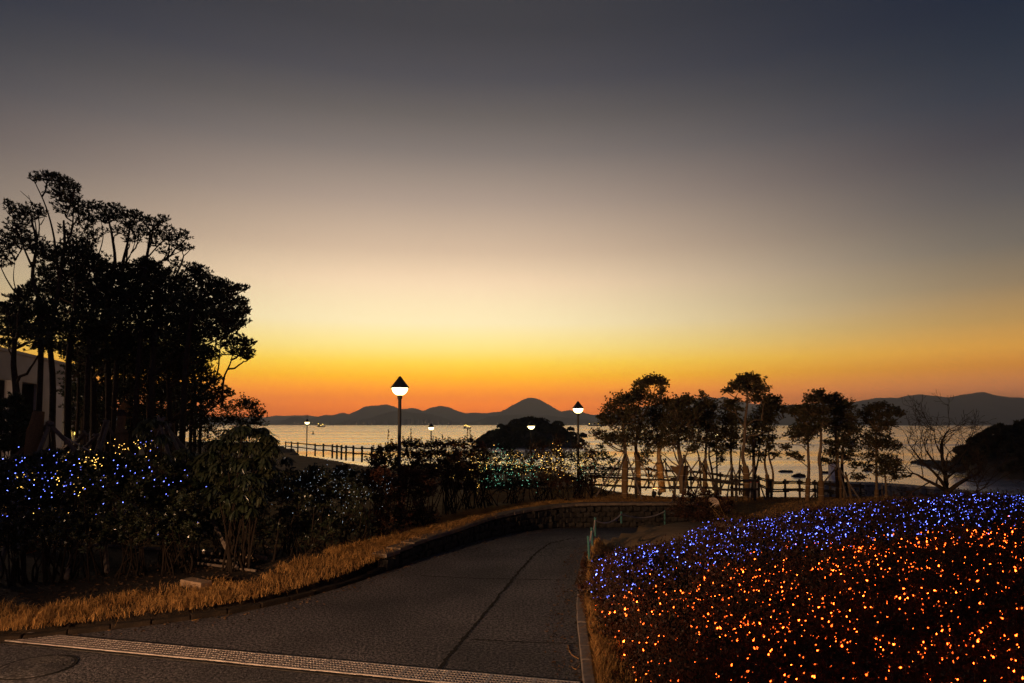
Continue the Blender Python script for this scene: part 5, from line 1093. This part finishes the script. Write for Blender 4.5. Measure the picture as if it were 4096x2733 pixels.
# big-leaved shrub: large drooping leaves, each a leaf of its own
bd = 15.0
lm_ = MB()
tt = np.linspace(0, 1, 7); wd = np.sin(pi * np.clip(tt * .92 + .04, 0, 1)) ** .8 * .030
V = []
for t_, w in zip(tt, wd): V += [[t_ * .21, -w, -.05 * t_ * t_ + .010], [t_ * .21, 0, -.05 * t_ * t_], [t_ * .21, w, -.05 * t_ * t_ + .010]]
lm_.add(V, [(3 * i + j, 3 * i + j + 1, 3 * i + j + 4, 3 * i + j + 3) for i in range(6) for j in range(2)])
leaf_me = lm_.mesh('leaf'); leaf_me.materials.append(M['leaf_glossy']); leaf_me.polygons.foreach_set('use_smooth', [True] * len(leaf_me.polygons))
def big_shrub(label, blobs, base_xy, n_obj, n_stuff, d=bd, z=Zb):
    c = at_d(*zV(z, *base_xy), d); base = np.array([c[0], c[1], float(G(c[0], c[1]))]); o = thing('big_leaved_shrub', label, 'shrub', base)
    mb = MB(); whorls = []
    for X, Y, rx, ry, n in blobs:
        cc = at_d(*zV(z, X, Y), d + random.uniform(-.35, .35)); mp = d / FPX / 4 / z[2]
        b0 = base + [random.uniform(-.3, .3), random.uniform(-.2, .2), -.05]
        mb.tubes(bez(b0[None], (b0 * .5 + cc * .5 + rnd(3) * .1)[None], cc[None], 8), np.linspace(.024, .010, 8)[None], 6)
        D = unit(rnd(n, 3)); D[:, 2] = np.abs(D[:, 2]) * .9 - .2
        t_ = cc + D * np.array([rx, rx * .8, ry]) * mp * rng.uniform(.6, 1.05, (n, 1))
        mb.tubes(bez(np.repeat(cc[None], n, 0), (cc + t_) / 2 + [0, 0, -.03], t_, 4), np.broadcast_to(np.linspace(.009, .005, 4), (n, 4)), 4, cap=False); whorls += list(t_)
    mb.build('stem', 'stem', o)
    whorls = np.array(whorls); order = np.argsort(whorls[:, 1]); cnt = 0; rest = []
    lv = np.array([v.co for v in leaf_me.vertices]); lf = [tuple(p.vertices) for p in leaf_me.polygons]; rb = MB()
    for w in whorls[order]:
        a0 = random.uniform(0, 6.28)
        for j in range(9):
            a = a0 + j * 2 * pi / 9 + random.gauss(0, .15); tl_ = random.gauss(.55, .35); s_ = random.uniform(.75, 1.15)
            if cnt < n_obj:
                l = bpy.data.objects.new('leaf', leaf_me); COL.objects.link(l); l.parent = o; l.location = w - base; l.rotation_euler = (random.gauss(0, .3), tl_, a); l.scale = (s_,) * 3; cnt += 1
            else:
                x, y, zz = (lv * s_).T; x, zz = x * cos(tl_) + zz * sin(tl_), -x * sin(tl_) + zz * cos(tl_)
                rb.quads(np.stack([x * cos(a) - y * sin(a), x * sin(a) + y * cos(a), zz], 1) + w, lf)
    if rb.n: stuff(rb.build('inner_leaves', 'leaf_glossy', o, smooth=True))
big_shrub('tall shrub with large drooping glossy leaves between the two hedges', [(1900, 620, 90, 50, 22), (1820, 660, 80, 60, 20), (2020, 640, 80, 60, 20), (2100, 690, 60, 60, 16), (1740, 740, 90, 70, 22), (1880, 760, 110, 70, 28), (2030, 760, 100, 70, 26), (1640, 830, 90, 70, 20), (1780, 880, 110, 80, 26), (1920, 890, 110, 80, 26), (2060, 870, 90, 80, 24), (1660, 960, 110, 80, 22), (1820, 1010, 110, 80, 22), (1960, 1010, 100, 80, 22), (2100, 960, 70, 80, 16), (1700, 1110, 110, 80, 18), (1860, 1140, 110, 80, 18), (1990, 1130, 90, 80, 16), (1780, 1250, 110, 80, 14), (1900, 1270, 90, 80, 10), (2130, 780, 50, 50, 10)], (1850, 1640), 290, 0)
big_shrub('slim shrub with hanging leaf whorls before the pole braces', [(1180, 560, 110, 40, 14), (1110, 620, 60, 60, 10), (1260, 700, 60, 70, 12), (1430, 800, 80, 60, 16), (1340, 900, 80, 70, 14), (1100, 700, 40, 60, 8), (1260, 840, 60, 80, 12), (1520, 900, 70, 70, 14)], (1340, 1560), 150, 0, 15.2)
big_shrub('lone leaf whorl on a thin bent stalk before the sandy ground', [(2250, 850, 30, 20, 4)], (2200, 1040), 36, 0, 15.6)

# ------------------------------------------------------------------ grass verges
def blades(name, P, h, lean, w, m, parent=None):
    N = len(P); d2 = unit(np.column_stack([rnd(N, 2), np.zeros(N)])); hh = h * rng.uniform(.5, 1.25, N)[:, None]
    l1 = lean * rng.uniform(.1, 1.0, (N, 1)) * np.where(rng.random((N, 1)) < .25, 1.5, 1.0); side = np.cross(d2, [0, 0, 1.0]) * w / 2
    hh = hh * (.55 + .6 * (np.sin(P[:, :1] * 4.3 + P[:, 1:2] * 2) * np.sin(P[:, 1:2] * 5.1) * .5 + .5)); 
    m_ = P + [0, 0, 1] * hh * .6 + d2 * hh * l1 * .35; e = P + [0, 0, 1] * hh * (1 - .45 * l1) + d2 * hh * l1
    q1 = np.stack([P - side, P + side, m_ + side * .8, m_ - side * .8], 1); q2 = np.stack([m_ - side * .8, m_ + side * .8, e + side * .15, e - side * .15], 1)
    return stuff(fast_quads(name, np.concatenate([q1, q2]), m, parent))
def along(Cv, n, o0, o1, side):
    d = np.concatenate([[0], np.cumsum(np.linalg.norm(np.diff(Cv[:, :2], axis=0), axis=1))]); s_ = rng.uniform(0, d[-1], n)
    x = np.interp(s_, d, Cv[:, 0]); y = np.interp(s_, d, Cv[:, 1]); e = .05
    tx = np.interp(s_ + e, d, Cv[:, 0]) - np.interp(s_ - e, d, Cv[:, 0]); ty = np.interp(s_ + e, d, Cv[:, 1]) - np.interp(s_ - e, d, Cv[:, 1]); L = np.hypot(tx, ty) + 1e-9
    off = rng.uniform(o0, o1, n) * side; X = x - ty / L * off; Y = y + tx / L * off
    return np.column_stack([X, Y, G(X, Y) - .01])
vl = LFULL[1:34]
P = along(vl, 46000, .05, 1.7, 1); cl = np.sin(P[:, 0] * 2.1 + np.sin(P[:, 1] * 3.1)) * np.sin(P[:, 1] * 1.7 + .6 + np.sin(P[:, 0] * 1.3)) * .5 + .5
e_ = d_curve(P[:, 0], P[:, 1], LC); P = P[(rng.random(len(P)) < .25 + .75 * cl) & (e_ < .9 + .9 * rng.random(len(P)) * cl + .25)]
tag(blades('verge_grass', P, .21, 1.7, .008, 'straw'), 'long dry straw-coloured grass on the verge left of the road', 'grass')
P = along(LFULL[18:], 26000, .38, 1.7, 1)
tag(blades('wall_top_grass', P, .13, 1.4, .010, 'straw'), 'short dry grass on top of the stone retaining wall', 'grass')
P = along(RFULL[1:26], 15000, -.75, -.18, 1); P = P[(P[:, 0] - kerb_x(P[:, 1])) < edge_e(P[:, 1]) + .22]
tag(blades('kerb_grass', P, .20, 1.5, .008, 'straw'), 'dry grass tufts between the granite kerb and the lit azalea bank', 'grass')
xg = rng.uniform(-2, 22, 90000); yg = rng.uniform(20, 34, 90000); k_ = (~in_road(xg, yg)) & (d_curve(xg, yg, LC) > .7) & ((yg > 26.6) | (xg > 7.6)) & (yg < coast(xg) - .1)
P = np.column_stack([xg, yg, G(xg, yg) - .01])[k_]
tag(blades('lawn_grass', P, .07, .8, .016, 'straw'), 'short dry grass of the lawn under the shore trees', 'grass')
n_ = 9000; xl = rng.uniform(-15, 0, n_); yl = rng.uniform(9, 17.5, n_); dl = d_curve(xl, yl, LC); kk = (~in_road(xl, yl)) & (dl > .3) & (dl < 4.5)
P = np.column_stack([xl, yl, G(xl, yl) + .012])[kk]; lit = leaf_quads(P, np.column_stack([rnd(len(P), 2), rnd(len(P)) * .15]), .07 * rng.uniform(.6, 1.3, len(P)), .03)
tag(stuff(fast_quads('leaf_litter', lit, 'litter')), 'fallen brown leaves strewn on the bare soil under the left hedge', 'leaf litter')
P = along(LFULL[1:40], 2600, -.75, -.02, 1); P = P[rng.random(len(P)) < np.exp(-d_curve(P[:, 0], P[:, 1], LC) / .25)]; P[:, 2] = [road_z(a, b_) + .008 for a, b_ in P[:, :2]]
P2 = along(RFULL[1:30], 1200, .02, .5, 1); P2[:, 2] = [road_z(a, b_) + .008 for a, b_ in P2[:, :2]]; P2 = P2[rng.random(len(P2)) < .5]; P = np.vstack([P, P2])
lit = leaf_quads(P, np.column_stack([rnd(len(P), 2), rnd(len(P)) * .1]), .06 * rng.uniform(.5, 1.3, len(P)), .025)
tag(stuff(fast_quads('gutter_litter', lit, 'litter')), 'dry leaves and straw gathered along both edges of the road', 'leaf litter')
# litter under the hedge: loose poles and a timber block
for i, (a, b_, r_, lab) in enumerate([((330, 335), (1520, 400), .035, 'longest loose pole lying under the left hedge'), ((1060, 395), (1690, 455), .03, 'dark loose pole lying in front of the longest one'), ((1080, 425), (1720, 490), .03, 'loose pole lying closest to the verge grass'), ((1620, 410), (1785, 428), .055, 'short pale log with a sawn end under the left hedge')]):
    zz = (0, 2000, 1.6786); pa, pb = at_z(*zV(zz, *a), .22), at_z(*zV(zz, *b_), .22); pa[2] = G(pa[0], pa[1]) + r_; pb[2] = G(pb[0], pb[1]) + r_
    o = tag(MB().tubes([pa, (pa + pb) / 2 + [0, 0, .01], pb], [r_, r_, r_ * .9], 9).build('loose_pole', 'pole_wood' if i < 3 else 'block'), lab, 'pole')
zz = (0, 2000, 1.6786); pb_ = at_z(*zV(zz, 1315, 585), .2); pb_[2] = G(pb_[0], pb_[1]) + .06
o = MB().box(pb_, (.62, .26, .14), -.5).build('timber_block', 'block'); bevel(o.data, .012); tag(o, 'pale flat timber block lying at the back of the verge grass', 'block')
# litter: fallen twigs on the asphalt
for i, q in enumerate([[(508, 1418), (525, 1412), (536, 1403)], [(440, 1424), (455, 1421), (466, 1416)], [(1303, 1480), (1310, 1500), (1328, 1512)], [(1312, 1530), (1322, 1536), (1330, 1526)]]):
    P = np.array([at_z(a, b_, .012) for a, b_ in q]); tag(MB().tubes(cr(P, 4), np.full(9, .006), 4).build('fallen_twig', 'straw'), 'thin pale twig fallen on the dark asphalt', 'twig', 'twigs fallen on the road')

# ------------------------------------------------------------------ rope barrier
rb_ = thing('rope_barrier', 'dark green posts joined by a sagging pale rope along the inner kerb', 'barrier', at_z(1372, 1235, 0))
Zp = (2200, 1950, 2.003); tops = []
posts_ = []
for X, Y0, Y1, d in ((318, 398, 575, 15.9), (345, 330, 520, 17.1), (363, 247, 420, 19.0), (572, 200, 348, 21.6)):
    b0 = at_d(*zV(Zp, X, Y1), d); t0 = at_d(*zV(Zp, X - (12 if X < 350 else 2), Y0), d); posts_.append((b0, t0))
for i, (b0, t0) in enumerate(posts_):
    b0[2] = G(b0[0], b0[1]) - .1
    po = MB().tubes([[b0, t0]], [[.030, .030]], 9).build('post', 'green_post', rb_)
    MB().lathe([(.034, -.01), (.034, .02), (.012, .035)], t0, 9).build('finial', 'green_post', po); tops.append(t0 - [0, 0, .05])
end = at_d(*zV(Zp, 918, 192), 24.0); tops.append(end)
p = end.copy(); 
po = MB().tubes([[end + [0, 0, -.75], end + [0, 0, .04]]], [[.03, .03]], 9).build('post', 'green_post', rb_)
for a, b_ in zip(tops[:-1], tops[1:]):
    s_ = np.linspace(0, 1, 16)[:, None]; c = a * (1 - s_) + b_ * s_ - np.array([0, 0, 1]) * (.16 * 4 * s_ * (1 - s_))
    MB().tubes(c, np.full(16, .019), 6).build('rope', 'rope', rb_)
# paving slab edge visible behind the bank
pv = at_d(*zV(Z2, 1500, 1385), 20.8); pv[2] = G(pv[0], pv[1]) + .06
tag(MB().box(pv, (1.5, .5, .12), -.1).build('paving_slab', 'capstone'), 'pale paving slab between the azalea mound and the blue-lit bank', 'slab')
# bin / box seen behind the tallest tree
bp_ = at_d(*zV(Z2, 1585, 1160), 31.8); bp_[2] = G(bp_[0], bp_[1])
o = thing('litter_bin', 'grey litter bin with a red lid behind the tallest shore tree', 'bin', bp_)
MB().box(bp_ + [0, 0, .36], (.42, .42, .72)).build('body', 'concrete', o); MB().box(bp_ + [0, 0, .78], (.46, .46, .12), taper=.85).build('lid', 'red', o)
# ground floodlights that throw orange light up the wrapped trunks
def flood(vX, vY, d, aim, energy, label):
    p = gnd(*zV(Z2, vX, vY)); o = thing('ground_floodlight', label, 'floodlight', p)
    MB().box(p + [0, 0, .06], (.05, .05, .16)).build('stake', 'lamp_black', o)
    a = unit(np.array(aim) - p); c = p + [0, 0, .2]
    MB().tubes([[c - a * .10, c - a * .02, c + a * .09]], [[.07, .10, .105]], 12).build('housing', 'lamp_black', o)
    li = bpy.data.lights.new('beam', 'SPOT'); li.energy = energy; li.color = (1.0, .50, .15); li.spot_size = R(110); li.spot_blend = .9; li.shadow_soft_size = .02
    lo = bpy.data.objects.new('beam', li); COL.objects.link(lo); lo.parent = o; lo.location = Vector(c + a * .11) - o.location
    lo.rotation_euler = Vector(a).to_track_quat('-Z', 'Y').to_euler()
flood(708, 1225, 26.5, at_d(*zV(Z2, 760, 1000), 30), 130, 'small black ground floodlight on the lawn, closer to the dome-topped tree')
flood(757, 1210, 26.8, at_d(*zV(Z2, 960, 1000), 28.4), 330, 'small black ground floodlight on the lawn, closer to the flared burlap')

# ------------------------------------------------------------------ lit azalea bank
def bank_top(x, y):
    e = x - kerb_x(y) - edge_e(y) + .42; h = 0.62 * smooth(.38, 1.05, e) * (1 - .5 * smooth(16.8, 19.6, y - .08 * (x - 3))) * (1 - .62 * smooth(13.6, 16.4, y) * (1 - smooth(2.8, 6.0, x)))
    return G(x, y) + h + .05 * np.sin(x * 2.3 + y) * np.sin(y * 1.9 - x * .6) + .03 * np.sin(5.1 * x) * np.sin(4.3 * y)
def bank_far(x): return np.interp(x, [1.5, 3, 5, 8, 12, 20], [16.6, 17.0, 18.0, 18.8, 18.6, 18.4])
bank = thing('azalea_bank', 'wide bank of clipped reddish azalea covered with blue and gold lights', 'hedge', (4.0, 9.0, float(G(4.0, 9.0))))
gx = np.arange(1.3, 17, .22); gy = np.arange(2.5, 19.2, .22); BX, BY = np.meshgrid(gx, gy); BZ = bank_top(BX, BY) - .17
Ib = np.arange(BX.size).reshape(BX.shape); okc = ((BX - kerb_x(BY) - edge_e(BY)) > .16) & (BY < bank_far(BX) - .15)
F = np.stack([Ib[:-1, :-1], Ib[:-1, 1:], Ib[1:, 1:], Ib[1:, :-1]], -1)[(okc[:-1, :-1] & okc[1:, 1:] & okc[1:, :-1] & okc[:-1, 1:])]
MB().quads(np.stack([BX, BY, BZ], -1).reshape(-1, 3), F.reshape(-1, 4)).build('thicket', 'soil', bank, smooth=True)
def bank_pts(n, e0=.42):
    x = rng.uniform(1.2, 16.5, n); y = rng.uniform(3.2, 19.0, n); k_ = ((x - kerb_x(y) - edge_e(y) + .42) > e0) & (y < bank_far(x)) & (np.abs(x) / y < .86); return x[k_], y[k_]
x, y = bank_pts(130000); z = bank_top(x, y)
dd = np.hypot(x, y); keep = rng.random(len(x)) < np.clip(11.0 / dd, .45, 1); x, y, z = x[keep], y[keep], z[keep]
P = np.column_stack([x, y, z + rng.normal(0, .045, len(x)) - .04])
# ragged left flank falling to the verge
xf, yf = bank_pts(150000, .30); ef = xf - kerb_x(yf) - edge_e(yf) + .42; k_ = (ef < 1.15); xf, yf = xf[k_], yf[k_]
zf = G(xf, yf) + (bank_top(xf, yf) - G(xf, yf)) * rng.random(len(xf)); P = np.vstack([P, np.column_stack([xf, yf, zf])])
A = rnd(len(P), 3) * .5 + [0, 0, 1.0]
stuff(fast_quads('leaves', sprigs(P, A, 5, .042, .020, .9), 'leaf_azalea', bank))
# twig sprays and a few straw blades standing above the leaves
x, y = bank_pts(5200); z = bank_top(x, y); P = np.column_stack([x, y, z - .08]); E = P + np.column_stack([rnd(len(P), 2) * .05, rng.uniform(.10, .26, len(P))])
mb = MB().tubes(bez(P, (P + E) / 2 + rnd(len(P), 3) * .015, E, 4), np.broadcast_to(np.linspace(.005, .0025, 4), (len(P), 4)), 3, cap=False); stuff(mb.build('twigs', 'bark', bank))
stuff(fast_quads('shoot_leaves', sprigs(E, np.tile([0, 0, 1.0], (len(E), 1)), 5, .04, .018, .8), 'leaf_azalea', bank))
x, y = bank_pts(420); z = bank_top(x, y); blades('dry_stems', np.column_stack([x, y, z - .05]), .34, .8, .006, 'straw', bank)

# ------------------------------------------------------------------ light nets
bc = MB(); n_ = 5; a = np.arange(n_) * 2 * pi / n_
V = [[0, 0, -.012]] + [[.011 * cos(t_), .011 * sin(t_), -.002] for t_ in a] + [[0, 0, .026]]
bc.add(V, [(0, 1 + (j + 1) % n_, 1 + j) for j in range(n_)] + [(n_ + 1, 1 + j, 1 + (j + 1) % n_) for j in range(n_)])
bulb_v = np.array(V); bulb_f = bc.f
BM = {}
for k_ in ('warm', 'blue', 'white', 'yellow', 'green'):
    me = MB().add(bulb_v, bulb_f).mesh('bulb'); me.materials.append(M[k_ + '_bulb']); BM[k_] = me
def net(label, P, kind, size, n_ind=300, tiltdir=(.5, .3, .8)):
    """P bulb positions; the largest in view are bulbs of their own, the others one joined part"""
    P = np.asarray(P); size = np.broadcast_to(size, (len(P),)); base = P.mean(0); base[2] = G(base[0], base[1])
    o = thing('light_net', label, 'fairy lights', base); base = np.array(o.location)
    app = size / np.linalg.norm(P - [0, 0, CAMZ], axis=1); order = np.argsort(-app)
    mb = MB()
    for i, k_ in enumerate(order):
        ax = Vector(unit(np.array(tiltdir) + rng.normal(size=3) * .45)); q = ax.to_track_quat('Z', 'X')
        if i < n_ind:
            l = bpy.data.objects.new('bulb', BM[kind]); COL.objects.link(l); l.parent = o; l.location = Vector(P[k_] - base); l.rotation_euler = q.to_euler(); l.scale = (size[k_],) * 3
        else: mb.add(np.array(q.to_matrix()) .dot((bulb_v * size[k_]).T).T + P[k_], bulb_f)
    if mb.n: stuff(mb.build('small_bulbs', kind + '_bulb', o))
    return o
x, y = bank_pts(15500, .5); P = np.column_stack([x, y, bank_top(x, y) + rng.uniform(-.05, .05, len(x))]); dn_ = np.sin(P[:, 0] * 3.1 + 1.7 * np.sin(P[:, 1] * 2.2)) * np.sin(P[:, 1] * 2.7 + 1.3 * np.sin(P[:, 0] * 1.9)); P = P[rng.random(len(P)) < .62 + .38 * dn_]; V_ = to_v(P)
bl_y = np.interp(V_[:, 0], [1340, 1400, 1700, 2000, 2340], [1385, 1368, 1282, 1238, 1196]) + rng.normal(0, 13, len(P))
inside = (V_[:, 0] > 1330) & (V_[:, 0] < 2420) & (V_[:, 1] < 1640)
dist = np.linalg.norm(P - [0, 0, CAMZ], axis=1)
warm = inside & (V_[:, 1] > bl_y); blue = inside & (V_[:, 1] <= bl_y) & (V_[:, 0] > 1345)
# thin out so that about as many show as in the photograph
warm &= rng.random(len(P)) < np.where(dist < 9, 1.0, .9); blue &= rng.random(len(P)) < .95
print('bulbs', warm.sum(), blue.sum())
wsz = .56 * np.exp(rng.normal(0, .48, warm.sum())) * (1 + .55 * (1 - smooth(5.0, 9.5, dist[warm]))); wsz = np.minimum(wsz, 1.25)
net('gold fairy lights strewn over the near part of the azalea bank', P[warm], 'warm', wsz, 300)
net('blue fairy lights strewn along the far rim of the azalea bank', P[blue], 'blue', .58 * np.exp(rng.normal(0, .36, blue.sum())), 300)
def on_px(n, boxes, z, d0, d1):
    out = []
    tot = sum(b_[4] for b_ in boxes)
    for X, Y, sx_, sy_, w in boxes:
        for _ in range(int(n * w / tot)):
            out.append(at_d(*zV(z, X + random.gauss(0, sx_), Y + random.gauss(0, sy_)), random.uniform(d0, d1)))
    return np.array(out)
net('blue fairy lights scattered through the tall dark hedge on the left', on_px(125, [(90, 1000, 70, 80, 2), (300, 1000, 100, 90, 3), (500, 950, 80, 90, 3), (250, 1100, 120, 50, 2), (780, 1060, 90, 60, 1.4), (960, 900, 120, 70, 1.6), (1150, 960, 120, 120, 1.6), (1280, 1090, 80, 60, 1), (1550, 1020, 120, 60, .7), (1150, 770, 60, 40, .8), (1300, 1260, 120, 80, .6), (60, 1250, 40, 60, .3)], Zb, 13.0, 13.4), 'blue', .62, 300)
net('gold fairy lights gathered in a cluster in the tall dark hedge on the left', on_px(100, [(745, 880, 35, 35, 4.5), (930, 760, 60, 25, 2), (1110, 740, 60, 35, 1.4), (210, 985, 60, 15, 1.4), (460, 1020, 20, 35, 1.6), (610, 1050, 25, 40, 1.2), (590, 880, 80, 40, 1), (160, 1080, 30, 12, 1), (300, 1290, 120, 20, .4), (1000, 800, 120, 40, .8)], Zb, 13.0, 13.4), 'yellow', .6, 300)
net('white pin lights sprinkled over the low glossy hedge', on_px(190, [(450, 1100, 120, 80, 2), (700, 1080, 120, 80, 3), (900, 1110, 100, 90, 3), (1150, 1120, 100, 80, 1.6), (800, 1330, 150, 90, 1.2), (400, 1280, 120, 80, .8), (860, 980, 60, 20, 1)], Z4, 15.6, 16.2), 'white', .28, 300)
net('gold fairy lights covering the clipped hedge below the islet', on_px(430, [(250, 930, 90, 60, 3), (420, 930, 70, 60, 3), (200, 1030, 60, 30, .8), (600, 900, 80, 50, 2.2), (780, 860, 60, 50, 2.4), (880, 920, 60, 50, 2.2), (1050, 870, 80, 60, 3), (1200, 830, 60, 50, 2.4), (1250, 950, 60, 50, 1.6), (1420, 900, 50, 50, 1.2), (1130, 960, 90, 40, 1.4), (470, 1110, 12, 40, .5)], Z5, 23.2, 25.2), 'yellow', .66, 300)
net('green fairy lights thickest in the middle of the clipped hedge', on_px(260, [(620, 1000, 60, 50, 4), (720, 860, 60, 50, 3), (560, 960, 50, 60, 2), (760, 940, 60, 60, 3), (940, 920, 40, 50, 3), (900, 1000, 60, 50, 2), (1000, 1060, 60, 40, 1.2), (1440, 960, 60, 60, 1.6), (680, 1060, 60, 30, 1.2), (480, 1020, 40, 50, .8)], Z5, 23.2, 25.2), 'green', .58, 300)

# ------------------------------------------------------------------ haze over the bay
hz = MB().box((0, 4300, (HAZE_TOP - 6.5) / 2), (17900, 10100, HAZE_TOP + 6.5)).build('haze', 'sea'); stuff(hz)
hz.data.materials.clear()
hm = bpy.data.materials.new('haze_air'); hm.use_nodes = True; t = hm.node_tree; t.nodes.clear()
pvn = t.nodes.new('ShaderNodeVolumePrincipled'); pvn.inputs['Color'].default_value = (.66, .76, 1.0, 1); pvn.inputs['Density'].default_value = HAZE_D; pvn.inputs['Anisotropy'].default_value = 0.55
ou = t.nodes.new('ShaderNodeOutputMaterial'); t.links.new(pvn.outputs[0], ou.inputs['Volume']); hz.data.materials.append(hm)
tag(hz, 'thin evening haze lying over the bay', 'haze')
